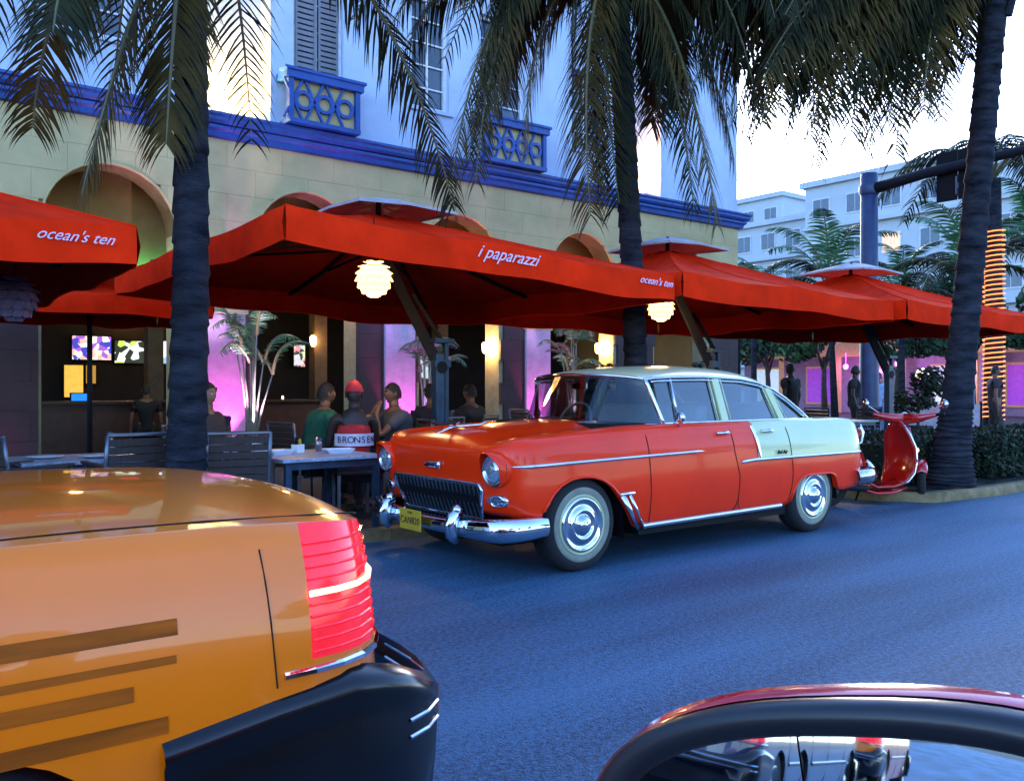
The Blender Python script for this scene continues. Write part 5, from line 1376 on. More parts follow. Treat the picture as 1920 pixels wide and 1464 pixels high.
    if hair or cap:
        hb = MB(); rows = []
        for i in range(8):
            ph = math.pi * .56 * i / 7; row = []
            for k in range(20):
                t = 2 * math.pi * k / 20; x = math.sin(ph) * math.cos(t); y = math.sin(ph) * math.sin(t); z = math.cos(ph)
                drop = 0
                lim = lerp(-.2, .55, min(1, max(0, (x + .1) / .9)))
                z = max(z, .12 if cap else lim)
                if hair in ('short', 'long') and not cap: 
                    if x < -.15: drop = (.026 if hair == 'short' else .05) * (i / 7) ** 2 * min(1, (-x - .15) * 3)
                    elif i >= 6 and x > .95: z += .02
                jag = .003 * math.sin(k * 5 + i * 3)
                row.append((.100 * x - .004 + jag, .083 * y + jag, .126 * z - drop))
            rows.append(row)
        hb.grid(rows, closed=True)
        if cap:
            mC = mat('cap_%d' % int(cap[0] * 999), cap, rough=.7)
            for p in range(len(hb.v)): pass
            ho = hb.build('cap', mC, he, smooth=True); ho.scale = (1.08, 1.10, 1.06); ho.location = (0, 0, .01)
            bb = MB(); bb.grid([[(.085, y * .07, .03 - .02 * y * y) for y in (-1, -.5, 0, .5, 1)], [(.165 - .03 * y * y, y * .06, .018 - .025 * y * y) for y in (-1, -.5, 0, .5, 1)]]); br = bb.build('cap_peak', mC, ho)
            br.modifiers.new('t', 'SOLIDIFY').thickness = .004
        else: ho = hb.build('hair', mH, he, smooth=True)
        if hair == 'long':
            lb = MB(); lb.grid([[(-.04 - .05 * math.cos(a) * (1 + .2 * q), .088 * math.sin(a) * (1 + .12 * q), .04 - .10 * q) for a in [R(d) for d in range(-110, 111, 20)]] for q in range(4)]); lo = lb.build('hair', mH, he, smooth=True); lo.modifiers.new('t', 'SOLIDIFY').thickness = .02
    for sg in (-1, 1):
        eb = MB(); eb.ball((.079, sg * .030, .006), .012, 8, 6, (.5, 1, .6)); eb.build('eye', mat('eye_white', (.5, .5, .5), rough=.3), he, smooth=True)
        eb = MB(); eb.tube([(.088, sg * .018, .030), (.088, sg * .032, .034), (.080, sg * .046, .030)], .004, 5); eb.build('eyebrow', mH, he)
    mo = MB(); mo.tube([(.078, -.020, -.060), (.088, 0, -.058), (.078, .020, -.060)], .0045, 5); mo.build('mouth', mat('lips', (.25, .08, .06), rough=.5), he)
    for sg in (-1, 1):
        fx, fy = ((.50, .14) if seated else (.06 - sg * stride * 1.05, .12))
        if seated: fb_ = (.42, sg * .13)
        else: fb_ = (-.04 - sg * stride * 1.1, sg * .115)
        mb = MB(); mb.tube([(fb_[0] - .06, fb_[1], .045), (fb_[0] + .04, fb_[1], .05), (fb_[0] + .17, fb_[1] + sg * .01, .032)], [.042, .048, .034], 10, sx=1, sy=.85); mb.build('shoe', mat('shoe_%d' % int(shoes[0] * 999), shoes, rough=.5), e, smooth=True)
    return e
TAN = ('tan', (.17, .075, .04)); DARK = ('dark', (.030, .014, .010)); PALE = ('pale', (.28, .15, .09))
# ---------------------------------------------------------------- cafe furniture
M_teak = mat('grey_teak', (.045, .028, .024), rough=.65, var=.25, scale=5, stretch=(1, 12, 1)); M_alu = mat('brushed_aluminium', (.16, .18, .22), rough=.35, metal=.8, var=.1)
M_ttop = mat('table_top_stone', (.32, .40, .50), rough=.35, var=.25, scale=30); M_china = mat('white_china', (.8, .83, .88), rough=.2, var=.02)
M_cush = mat('red_cushion', (.35, .015, .02), rough=.8)
GZ = .08
slat_m = MB().box(-.012, .012, -.235, .235, -.026, .026).mesh('slat', M_teak)
seat_m = MB().box(-.03, .03, -.235, .235, -.011, .011).mesh('seat_slat', M_teak)
def chair(x, y, rz, label, arms=True, cushion=False, first=[None]):
    """faces +x; back at -x"""
    e = empty('cafe_chair', (x, y, GZ), rz, label, 'chair', 'slatted cafe chairs with metal frames')
    for sg in (-1, 1):
        mb = MB(); mb.tube([(-.30, sg * .25, .90), (-.27, sg * .25, .70), (-.22, sg * .25, .46), (-.24, sg * .25, .20), (-.30, sg * .25, 0)], .015, 6, sx=1.2); mb.build('back_leg', M_alu, e, smooth=True)
        mb = MB(); mb.tube([(.24, sg * .25, .66), (.24, sg * .25, .3), (.25, sg * .25, 0)], .015, 6); mb.build('front_leg', M_alu, e, smooth=True)
        mb = MB(); mb.bar((-.27, sg * .25, .66), (.27, sg * .25, .665), .045, .02); mb.build('armrest', M_teak, e)
        mb = MB(); mb.bar((-.22, sg * .25, .44), (.24, sg * .25, .44), .02, .03); mb.build('side_rail', M_alu, e)
    MB().tube([(-.30, -.25, .90), (-.30, .25, .90)], .015, 6).build('top_rail', M_alu, e)
    for k in range(6):
        z = .53 + k * .062; inst(slat_m, 'slat', e, (-.235 - .05 * (z - .5) / .4 * 1.1, 0, z), (0, R(-8), 0))
    for k in range(7): inst(seat_m, 'seat_slat', e, (-.18 + k * .068, 0, .455))
    if cushion: bevel(MB().box(-.22, .22, -.22, .22, .468, .515).build('cushion', M_cush, e), .02)
    return e
def table(x, y, rz, label, sx=.45, sy=.45):
    e = empty('cafe_table', (x, y, GZ), rz, label, 'table', 'square cafe tables on the pavement')
    bevel(MB().box(-sx, sx, -sy, sy, .635, .665).build('table_top', M_ttop, e), .004)
    for a in (-1, 1):
        for b in (-1, 1): MB().box(a * (sx - .07) - .025, a * (sx - .07) + .025, b * (sy - .07) - .025, b * (sy - .07) + .025, 0, .634).build('leg', M_post, e)
    MB().box(-sx + .09, sx - .09, -sy + .045, -sy + .065, .57, .63).build('apron', M_post, e); MB().box(-sx + .09, sx - .09, sy - .065, sy - .045, .57, .63).build('apron', M_post, e)
    return e
TZ = GZ + .665
def ware(kind, x, y, z, label, rz=0):
    e = empty(kind, (x, y, z), rz, label, {'plate': 'plate', 'mug': 'mug', 'shaker_caddy': 'condiment holder', 'carafe': 'carafe', 'glass': 'glass', 'dish': 'dish', 'candle': 'candle', 'napkin': 'napkin'}[kind], 'tableware on the cafe tables')
    if kind in ('plate', 'dish'):
        if kind == 'plate': mb = MB().lathe([(.001, .004), (.08, .004), (.10, .012), (.145, .024), (.145, .028), (.10, .018), (.001, .010)], 24)
        else: mb = MB().grid([[(-.14, -.08, .04), (.14, -.08, .04), (.14, .08, .04), (-.14, .08, .04)], [(-.10, -.055, 0.0), (.10, -.055, 0.0), (.10, .055, 0.0), (-.10, .055, 0.0)], [(-.09, -.05, .008), (.09, -.05, .008), (.09, .05, .008), (-.09, .05, .008)]], closed=True)
        mb.build('dish_body', M_china, e, smooth=kind == 'plate')
    elif kind == 'mug':
        MB().lathe([(.001, 0), (.035, 0), (.042, .02), (.042, .095), (.038, .095), (.036, .02), (.001, .012)], 20).build('cup_body', M_china, e, smooth=True)
        MB().tube([(.04, 0, .075), (.072, 0, .07), (.072, 0, .035), (.04, 0, .025)], .006, 6).build('handle', M_china, e, smooth=True)
    elif kind == 'shaker_caddy':
        MB().box(-.05, .05, -.035, .035, 0, .075).build('holder', M_china, e)
        MB().lathe([(.001, 0), (.016, 0), (.018, .09), (.012, .105), (.011, .135), (.001, .137)], 12, (-.02, 0, .01)).build('bottle', M_black, e, smooth=True)
        MB().lathe([(.001, 0), (.013, 0), (.015, .08), (.010, .09), (.001, .1)], 12, (.025, 0, .03)).build('bottle', mat('mustard', (.5, .4, .03)), e, smooth=True)
    elif kind == 'carafe': MB().lathe([(.001, 0), (.05, 0), (.055, .05), (.03, .13), (.028, .17), (.036, .20), (.03, .20), (.024, .17), (.001, .16)], 18).build('carafe_body', glass('clear_glass', (.8, .85, .9), .15), e, smooth=True)
    elif kind == 'glass': MB().lathe([(.001, .0), (.028, 0), (.036, .13), (.034, .13), (.026, .01), (.001, .01)], 16).build('tumbler', glass('clear_glass', (.8, .85, .9), .15), e, smooth=True)
    elif kind == 'candle':
        MB().lathe([(.03, 0), (.036, .08), (.034, .08), (.028, .004), (.001, .004)], 14).build('candle_glass', glass('clear_glass', (.8, .85, .9), .15), e, smooth=True)
        MB().ball((0, 0, .045), .028, 10, 8, (.8, .8, 1.3)).build('flame', emis('candle_flame', (1, .55, .20), 4), e, smooth=True)
    return e
def stool(x, y):
    e = empty('bar_stool', (x, y, GZ), R(72), 'low backless stool the man in the red vest sits on', 'stool')
    bevel(MB().box(-.2, .2, -.2, .2, .42, .46).build('seat', M_teak, e), .01)
    for a in (-1, 1):
        for b in (-1, 1): MB().box(a * .17 - .015, a * .17 + .015, b * .17 - .015, b * .17 + .015, 0, .419).build('leg', M_alu, e)
t1 = table(3.52, 7.52, R(2), 'pale table in front of the man in the red vest, set with dishes', .50, .52)
ware('dish', 3.25, 7.58, TZ, 'long white dish at the front of the set table', R(20)); ware('dish', 3.78, 7.45, TZ, 'white dish at the right end of the set table', R(-10))
ware('plate', 3.36, 7.82, TZ, 'round plate at the back of the set table'); ware('mug', 3.12, 7.72, TZ, 'white mug at the left of the set table', 2.5)
ware('shaker_caddy', 3.50, 7.72, TZ, 'white holder with two bottles in the middle of the set table', .4); ware('carafe', 3.18, 7.95, TZ, 'glass carafe near the left back corner of the set table'); ware('glass', 3.7, 7.7, TZ, 'empty tumbler on the set table')
table(1.75, 8.35, 0, 'table left of the nearest palm trunk with folded napkins', .5, .45)
for i, (dx, dy) in enumerate([(-.25, .0), (.12, -.15)]): ware('plate', 1.75 + dx, 8.35 + dy, TZ, ['plate on the table left of the palm, nearer the chair', 'plate on the table left of the palm, nearer the trunk'][i])
ware('carafe', 2.05, 8.5, TZ, 'carafe on the table left of the palm')
table(4.6, 9.1, R(3), 'table between the man in green and the man in grey', .42, .42); table(6.3, 10.2, 0, 'table behind the umbrella post with white plates', .45, .42)
ware('plate', 6.2, 10.1, TZ, 'plate on the table behind the umbrella post'); ware('plate', 6.5, 10.25, TZ, 'second plate on the table behind the umbrella post')
ware('candle', 6.35, 10.4, TZ, 'candle on the table behind the umbrella post')
chair(2.72, 7.30, R(80), 'metal framed slatted chair right of the nearest palm trunk, seen from behind')
chair(1.22, 7.75, R(25), 'slatted chair at the far left with red cushion', cushion=True)
chair(1.95, 7.55, R(95), 'dark slatted chair pulled to the table left of the palm', cushion=True)
chair(4.72, 7.55, R(178), 'slatted chair behind the vintage car front fender')
stool(4.16, 7.88); chair(4.05, 8.75, R(8), 'chair the man in green sits on'); chair(5.1, 8.55, R(170), 'chair the man in grey sits on')
chair(2.95, 8.75, R(-30), 'chair the long haired woman sits on'); chair(6.05, 9.35, R(95), 'chair of the diner left of the umbrella post'); chair(6.95, 9.8, R(120), 'chair of the diner right of the umbrella post')
person((4.16, 7.88, GZ - .02), R(72), 'man in a red tank top and red cap seated at the set table', DARK, (.55, .02, .02), (.02, .02, .03), cap=(.55, .02, .03), vest=True, lean=-.04, hairc=(.02, .015, .012))
person((4.1, 8.75, GZ - .02), R(-5), 'man in a green t-shirt leaning forward at the table', TAN, (.01, .10, .055), (.02, .02, .03), lean=.16)
person((5.1, 8.5, GZ - .02), R(172), 'dark haired man in a grey shirt facing the man in the red cap', TAN, (.07, .065, .07), (.03, .03, .04), lean=.10, arms='chin')
person((2.98, 8.7, GZ - .02), R(-60), 'woman with long brown hair seated right of the nearest palm trunk', PALE, (.05, .04, .04), (.02, .02, .03), hair='long', hairc=(.06, .035, .02))
person((6.05, 9.4, GZ - .02), R(80), 'diner in black seen from behind left of the umbrella post', TAN, (.02, .015, .02), (.02, .02, .02))
person((6.98, 9.85, GZ - .02), R(110), 'diner in dark clothes seated right of the umbrella post', TAN, (.025, .02, .02), (.02, .02, .02))
# vest print: white band with lettering
vb = bpy.data.objects[[o.name for o in COL.objects if o.get('label', '').startswith('man in a red tank')][0]]
mb = MB(); rows = []
for z in (.72, .84): rows.append([(-.04 * .4 - .196 * math.cos(a), .196 * math.sin(a), z) for a in [R(d) for d in range(-80, 81, 10)]])
mb.grid(rows); vo = mb.build('printed_band', mat('white_print', (.7, .6, .7)), vb, smooth=True)
for k, chh in enumerate('BRONSEN'):
    a = R(54 - k * 18); text('vest_lettering', chh, .092, M_black, vo, frame((-.016 - .199 * math.cos(a), .199 * math.sin(a), .78), (-math.sin(a), -math.cos(a), 0), (0, 0, 1)), .001)
# ---------------------------------------------------------------- potted palms in front of the piers
M_pot = mat('dark_planter', (.03, .025, .025), rough=.5); M_stem = mat('pale_stem', (.35, .32, .26), rough=.7)
pg = frond_mb([(0, 0, 0), (.15, 0, .45), (.45, 0, .65), (.8, 0, .4)], 22, .30, .028, .4, 31).mesh('frond', [M_frond3, M_rach], fix=False)
def potted(x, y, h, label, seed, nf_=7):
    e = empty('potted_palm', (x, y, GZ), 0, label, 'potted palm', 'potted palms in front of the arcade piers'); rnd = random.Random(seed)
    MB().lathe([(.001, 0), (.20, 0), (.26, .45), (.28, .46), (.27, .50), (.23, .50), (.22, .42), (.001, .42)], 18).build('pot', M_pot, e, smooth=True)
    for k in range(7):
        a = rnd.uniform(0, 6.28); r = rnd.uniform(.1, .34); hh = h * rnd.uniform(.6, 1)
        MB().tube([(.05 * math.cos(a), .05 * math.sin(a), .42), (r * .5 * math.cos(a), r * .5 * math.sin(a), .42 + hh * .5), (r * math.cos(a), r * math.sin(a), .42 + hh)], [.026, .018, .012], 6).build('stem', M_stem, e, smooth=True)
        for q in range(2): inst(pg, 'frond', e, (r * math.cos(a), r * math.sin(a), .40 + hh), (0, rnd.uniform(-.3, .3), a + q * 2.2), rnd.uniform(.6, .95))
potted(5.55, YF - 1.0, 1.75, 'tall potted palm lit white and pink at the pier right of the nearest trunk', 2)
potted(8.95, YF - .9, 1.7, 'potted palm with purple lit fronds at the pier behind the men', 3)
potted(12.7, YF - .9, 1.9, 'green leafed potted palm beside the pink pier behind the windscreen', 5)
for (x, y, w_, c_, l_) in ((5.45, YF - 1.5, 170, (.95, .65, 1), 0), (8.95, YF - 1.4, 60, (.6, .15, 1), 0), (12.7, YF - 1.4, 60, (.9, .5, .9), 0)):
    spot_light('plant_spot', (x, y, .2), (x + .02, y + .5, 2.0), c_, w_, 50, .04)
    e = empty('ground_spotlight', (x, y, GZ), 0, 'small ground spotlight below the potted palm at x', 'spotlight', 'ground spotlights at the potted palms')
    e['label'] = {5.45: 'ground spotlight below the white lit potted palm', 8.95: 'ground spotlight below the purple lit potted palm', 12.7: 'ground spotlight below the green potted palm'}[x]
    MB().lathe([(.001, 0), (.05, 0), (.06, .09), (.001, .085)], 12).build('lamp_housing', M_black, e)
# ---------------------------------------------------------------- bar inside the arcade
M_bar = mat('bar_wood', (.05, .02, .012), rough=.4, var=.2)
MB().box(3.0, 8.8, YF + 3.0, YF + 3.5, .08, 1.05).build('bar_counter_front', M_bar, bc := empty('bar_counter', (0, 0, 0), 0, 'long dark bar counter below the television screens', 'bar counter'))
MB().box(2.9, 8.9, YF + 2.85, YF + 3.6, 1.051, 1.10).build('counter_top', M_bar, bc)
def screen_mat(name, seed, pal, s=.30, sc_=9):
    m = bpy.data.materials.new(name); m.use_nodes = True; nt = m.node_tree; p = nt.nodes['Principled BSDF']
    tc = nt.nodes.new('ShaderNodeTexCoord'); v = nt.nodes.new('ShaderNodeTexVoronoi'); v.inputs['Scale'].default_value = sc_
    mp = nt.nodes.new('ShaderNodeMapping'); mp.inputs['Location'].default_value = (seed, seed * 1.7, seed * .3)
    nt.links.new(tc.outputs['Object'], mp.inputs[0]); nt.links.new(mp.outputs[0], v.inputs['Vector'])
    cr = nt.nodes.new('ShaderNodeValToRGB'); cr.color_ramp.interpolation = 'CONSTANT'
    el = cr.color_ramp.elements
    while len(el) < len(pal): el.new(.5)
    for i, c in enumerate(pal): el[i].position = i / len(pal); el[i].color = (*c, 1)
    sp = nt.nodes.new('ShaderNodeSeparateColor'); nt.links.new(v.outputs['Color'], sp.inputs[0]); nt.links.new(sp.outputs[0], cr.inputs[0])
    nt.links.new(cr.outputs[0], p.inputs['Emission Color']); p.inputs['Emission Strength'].default_value = s; p.inputs['Base Color'].default_value = (0, 0, 0, 1)
    return m
def tv(x0, x1, z0, z1, y, label, m):
    e = empty('television', ((x0 + x1) / 2, y, z0), 0, label, 'television', 'lit screens over the bar'); w_ = (x1 - x0) / 2
    MB().box(-w_ - .03, w_ + .03, 0, .06, -.03, z1 - z0 + .03).build('casing', M_black, e)
    MB().box(-w_, w_, -.006, -.001, 0, z1 - z0).build('screen', m, e)
    MB().box(-.05, .05, .06, max(.07, YF + 6.5 - y), (z1 - z0) * .45, (z1 - z0) * .6).build('bracket', M_black, e)
YB = YF + 6.3
tv(4.36, 5.16, 1.98, 2.50, YB, 'television over the bar with yellow and violet picture', screen_mat('sport_picture', 1, [(.9, .8, .45), (.3, .1, .5), (.9, .4, .35), (.9, .9, .7), (.05, .05, .4)]))
tv(5.24, 5.92, 1.92, 2.42, YB, 'television over the bar with white and green picture, second from left', screen_mat('field_picture', 4, [(.8, .9, .9), (.5, .6, .1), (.8, .85, .9), (.02, .03, .02)], .30, 7))
tv(5.98, 6.5, 1.92, 2.44, YB, 'small television beside the nearest palm trunk with lilac picture', screen_mat('lilac_picture', 7, [(.8, .75, 1), (.9, .85, 1), (.2, .4, .9), (.9, .8, .95)], .32, 7))
tv(9.55, 9.85, 1.9, 2.45, YB, 'narrow lit sign screen between the dark doors', screen_mat('sign_picture', 3, [(.7, .8, .4), (.7, .3, .3), (.6, .6, .7), (.05, .05, .08)], .25, 12))
# backlit panel, blue menu sign, wall sconce, neon strip
def lit_panel(name, x0, x1, y, z0, z1, label, m, cat):
    e = empty(name, ((x0 + x1) / 2, y, z0), 0, label, cat); w_ = (x1 - x0) / 2
    MB().box(-w_ - .02, w_ + .02, 0, .05, -.02, z1 - z0 + .02).build('frame', M_black, e); MB().box(-w_, w_, -.008, -.001, 0, z1 - z0).build('lit_face', m, e)
    return e
lit_panel('backlit_panel', 4.2, 4.58, YB, 1.15, 1.85, 'amber backlit panel under the first television', mat('amber_glow', (.8, .5, .1), emit=(1, .55, .08), es=.17, var=.2), 'light panel')
lit_panel('backlit_panel', 4.64, 4.84, YB, 1.45, 1.85, 'dimmer amber backlit panel under the first television', mat('dim_amber_glow', (.5, .3, .05), emit=(1, .50, .08), es=.08), 'light panel')
lit_panel('menu_sign', 3.66, 3.98, YF + 2.95, 1.11, 1.24, 'small blue lit sign on the bar counter', emis('blue_sign', (.01, .16, 1), .30), 'sign')
lit_panel('neon_strip', 4.8, 5.6, YF + 3.8, 2.6, 2.7, 'pink neon strip above the bar', emis('pink_neon', (1, .01, .06), .25), 'neon light')
ware('candle', 3.95, YF + 3.2, 1.10, 'candle on the bar counter beside the blue sign'); ware('candle', 7.9, YF + 3.2, 1.10, 'candle on the bar counter behind the man in green'); ware('candle', 7.2, YF + 3.2, 1.10, 'small candle further along the bar counter')
def sconce(x, y, z, label, w_=40, s=9):
    e = empty('wall_sconce', (x, y, z), 0, label, 'wall lamp', 'warm wall lamps in the arcade')
    MB().box(-.05, .05, .03, .07, -.1, .1).build('back_plate', M_black, e)
    MB().lathe([(.03, -.12), (.06, -.08), (.07, .08), (.04, .12)], 12).build('lamp_glass', emis('sconce_glow', (1, .55, .18), s), e, smooth=True)
    point_light('sconce_lamp', (x, y - .15, z), (1, .55, .2), w_, .06)
sconce(11.35, YF + .48, 2.22, 'glowing amber sconce on the arch jamb behind the umbrella post', 26, 8)
sconce(14.7, YF + .48, 2.3, 'amber sconce on the arch jamb above the parked car roof', 14, 6)
sconce(8.7, YF + 3.38, 2.4, 'amber sconce on the inner column behind the men', 4, 2); sconce(5.6, YF + 6.46, 3.3, 'amber sconce high on the back wall behind the left arch', 10, 2)
# hanging round lamps unlit, bright doorway, tables inside
lit_panel('lit_doorway', 12.1, 12.65, YF + 6.4, .1, 2.3, 'bright doorway deep inside the third arch', mat('doorway_glow', (.6, .5, .4), emit=(.85, .75, .6), es=.07, var=.3), 'doorway')
lit_panel('lit_window', 11.2, 11.5, YF + 3.0, 1.0, 2.1, 'pale blue lit window strip beside the amber sconce', mat('pale_glow', (.4, .6, .6), emit=(.55, .8, .85), es=.13, var=.2), 'window')
gl = point_light('green_ceiling_lamp', (4.5, YF + .62, 3.3), (.05, 1, .45), 7, .1)
e = empty('ceiling_light', (4.5, YF + .62, 3.4), 0, 'green ceiling light inside the left arch', 'ceiling light'); MB().lathe([(.001, 0), (.10, 0), (.12, .05), (.001, .06)], 14).tube([(0, 0, .05), (0, .15, .15), (0, .32, .15)], .01, 5).build('fitting', M_black, e)
for i, (x, y) in enumerate([(3.3, YF + .62), (7.0, YF + .62), (10.4, YF + .62), (13.8, YF + .62)]):
    point_light('arcade_lamp', (x, y, 3.35), (1, .50, .12), 7.0, .12)
    e = empty('ceiling_light', (x, y, 3.45), 0, ['warm ceiling light behind the left arch', 'warm ceiling light behind the second arch', 'warm ceiling light behind the third arch', 'warm ceiling light behind the fourth arch'][i], 'ceiling light', 'warm ceiling lights in the arcade')
    MB().lathe([(.001, 0), (.09, 0), (.11, .06), (.001, .07)], 14).tube([(0, 0, .06), (0, .15, .16), (0, .32, .16)], .01, 5).build('fitting', mat('warm_fitting', (.7, .5, .3), emit=(1, .6, .3), es=.3), e)
# patrons at the bar, dark shapes
for i, (x, y, rz, l) in enumerate([(4.7, YF + 1.9, R(80), 'patron in black sitting at the bar below the televisions'), (5.5, YF + 2.3, R(100), 'second patron at the bar below the small television'), (10.3, YF + 1.5, R(60), 'patron standing in shadow inside the third arch'), (12.6, YF + .9, R(200), 'waiter in black standing inside the third arch')]):
    person((x, y, GZ), rz, l, TAN, (.008, .006, .008), (.01, .01, .01), seated=i < 2, arms='down', group='patrons in the dark arcade')
table(8.1, 12.6, 0, 'table near the purple lit potted palm', .45, .45); table(10.2, 11.6, 0, 'table behind the vintage car roof', .45, .45); chair(9.5, 11.6, 0, 'chair left of the table behind the vintage car roof'); chair(8.1, 11.9, R(90), 'chair in front of the table near the purple lit palm')
# ---------------------------------------------------------------- scooter
M_sred = mat('scooter_red', (.50, .008, .006), rough=.2, coat=1, var=.04)
sco = empty('scooter', (9.80, 5.50, 0), R(-16), 'red motor scooter parked behind the vintage sedan', 'scooter')
# local: +x forward. front wheel at x=.5, rear at -.75
mb = MB(); N_ = 12
rows = []
for z, x, w_, cv in ((.22, .12, .14, 0), (.26, .22, .20, .02), (.36, .32, .235, .05), (.50, .37, .245, .07), (.66, .37, .235, .08), (.80, .33, .20, .08), (.90, .28, .13, .05), (.95, .24, .06, .02)):
    rows.append([(x - cv * (q / 6) ** 2 * 1.3, w_ * q / 6, z) for q in range(-6, 7)])
mb.grid(rows); o = mb.build('leg_shield', M_sred, sco, smooth=True); m_ = o.modifiers.new('t', 'SOLIDIFY'); m_.thickness = .03
MB().tube([rows[k][0] for k in range(8)] + [rows[k][-1] for k in range(7, -1, -1)], .012, 6).build('shield_trim', M_chrome, sco, smooth=True)
mb = MB(); mb.grid([[(x, y * w_, z + .012 * (1 - y * y)) for y in (-1, -.8, 0, .8, 1)] for x, w_, z in ((.20, .17, .25), (.0, .19, .20), (-.25, .19, .20), (-.38, .17, .26), (-.42, .16, .34))]); mb.grid([[(.20, y * .17, .2), (0, y * .19, .15), (-.25, y * .19, .15), (-.42, y * .16, .2)] for y in (-1, 1)])
o = mb.build('floorboard', M_sred, sco, smooth=True); o.modifiers.new('t', 'SOLIDIFY').thickness = .02
# horn cover on the shield
MB().tube([(.395, 0, .88), (.42, 0, .70), (.43, 0, .48), (.44, 0, .36)], [.03, .045, .05, .03], 10, sx=.8, sy=.7).build('horn_cover', M_sred, sco, smooth=True)
for sg in (-1, 1): MB().ball((.35, sg * .17, .62), .030, 10, 8, (.7, 1, 1)).build('indicator', mat('indicator_lens', (.8, .5, .25), rough=.2, emit=(1, .6, .3), es=.5), sco, smooth=True)
# rear body
mb = MB(); rows = []
for x, w_, z0, z1 in ((-.36, .10, .22, .60), (-.42, .17, .24, .68), (-.55, .215, .26, .72), (-.75, .225, .30, .72), (-.95, .19, .36, .70), (-1.08, .10, .44, .66), (-1.12, .03, .5, .62)):
    rows.append([(x, w_ * math.sin(a), (z0 + z1) / 2 + (z1 - z0) / 2 * math.cos(a)) for a in [2 * math.pi * k / 16 for k in range(16)]])
mb.grid(rows, closed=True); mb.build('rear_body', M_sred, sco, smooth=True)
mb = MB(); mb.tube([(-.34, 0, .74), (-.55, 0, .77), (-.80, 0, .77), (-1.0, 0, .76)], [.09, .13, .14, .09], 12, sy=.42); mb.build('saddle', M_black, sco, smooth=True)
MB().ball((-1.10, 0, .60), .05, 10, 8, (.5, 1, .8)).build('tail_light', M_tail, sco, smooth=True)
# steering assembly turned to the right
st = MB()
def T(p, a=R(44), c=(.33, 0)): 
    x, y = p[0] - c[0], p[1] - c[1]; return (c[0] + x * math.cos(a) - y * math.sin(a), c[1] + x * math.sin(a) + y * math.cos(a), p[2])
MB().tube([T((.24, 0, .92)), T((.22, 0, .98))], [.05, .06], 10).tube([T((.22, 0, .98)), T((.19, .18, 1.0)), T((.10, .34, 1.04))], [.065, .05, .022], 10).tube([T((.22, 0, .98)), T((.19, -.18, 1.0)), T((.10, -.34, 1.04))], [.065, .05, .022], 10).build('handlebar', M_sred, sco, smooth=True)
hl_ = MB(); hl_.ball(T((.30, 0, .995)), .075, 14, 10, (.8, 1, .9)); hl_.build('headlight', M_lens, sco, smooth=True)
for sg in (-1, 1):
    MB().tube([T((.11, sg * .32, 1.037)), T((.06, sg * .42, 1.05))], .019, 8).build('grip', M_black, sco, smooth=True)
    MB().tube([T((.18, sg * .30, 1.03)), T((.20, sg * .42, 1.045))], .006, 5).build('brake_lever', M_chrome, sco)
    a, b = T((.16, sg * .22, 1.02)), T((.14, sg * (.42), 1.16))
    mo_ = MB().tube([a, b], .006, 6).build('mirror_stalk', M_chrome, sco)
    mb = MB(); mb.lathe([(.001, -.02), (.05, -.016), (.058, 0), (.055, .006), (.001, .006)], 18, b, 'x'); mb.build('mirror', M_chrome, mo_, smooth=True)
# front wheel, fork, mudguard
wm_ = MB(); wm_.lathe([(.13, -.035), (.19, -.045), (.225, -.03), (.232, 0), (.225, .03), (.19, .045), (.13, .035)], 32, axis='y'); swm = wm_.mesh('wheel', M_tyre, True)
rm_ = MB(); rm_.lathe([(.001, -.04), (.05, -.045), (.06, -.02), (.12, -.015), (.14, -.035), (.14, .035), (.12, .015), (.06, .02), (.05, .045), (.001, .04)], 24, axis='y'); srm = rm_.mesh('rim', M_alu, True)
TW = lambda p: T(p, c=(.60, 0))
fw_ = TW((.60, 0, .232)); w_ = inst(swm, 'wheel', sco, fw_, (0, 0, R(44))); inst(srm, 'rim', w_)
w_ = inst(swm, 'wheel', sco, (-.78, 0, .232)); inst(srm, 'rim', w_)
MB().tube([(.46, .03, .50), TW((.56, .06, .34)), TW((.60, .06, .235))], .020, 8).tube([(.36, 0, .70), (.46, .03, .50)], .025, 8).build('fork', M_dark_metal, sco, smooth=True)
mb = MB(); rows = []
for k in range(11):
    a = R(150 - k * 14); rows.append([TW((.60 + .27 * math.cos(a), q * .062, .235 + .27 * math.sin(a) - .03 * q * q)) for q in (-1.05, -.8, 0, .8, 1.05)])
mb.grid(rows); o = mb.build('mudguard', M_sred, sco, smooth=True); o.modifiers.new('t', 'SOLIDIFY').thickness = .008
MB().tube([(-.20, .15, .16), (-.16, .26, .01)], .012, 6).tube([(-.4, -.15, .2), (-1.0, -.2, .26)], .035, 8).build('stand_and_exhaust', M_dark_metal, sco, kind='stuff')
# ---------------------------------------------------------------- signal pole with mast arm
M_pole = mat('blue_painted_steel', (.025, .045, .11), rough=.45, var=.2, scale=4)
sg_ = empty('signal_pole', (20.4, 11.8, .08), 0, 'blue grey steel pole carrying a long mast arm with two black signal heads', 'traffic signal')
mb = MB(); mb.lathe([(.24, 0), (.215, 3), (.20, 6.55), (.001, 6.56)], 20); mb.build('pole', M_pole, sg_, smooth=True)
MB().lathe([(.36, 0), (.36, .05), (.27, .07), (.26, .35), (.22, .4)], 20).build('pole_base', M_pole, sg_, smooth=True)
MB().tube([(0, 0, 6.15), (0, -1.5, 6.30), (0, -3.5, 6.38), (0, -7.0, 6.45)], [.14, .12, .10, .06], 14).build('mast_arm', M_dark_metal, sg_, smooth=True)
MB().lathe([(.22, -.12), (.24, -.08), (.24, .08), (.22, .12)], 18, (0, 0, 6.15)).build('arm_clamp', M_pole, sg_, smooth=True)
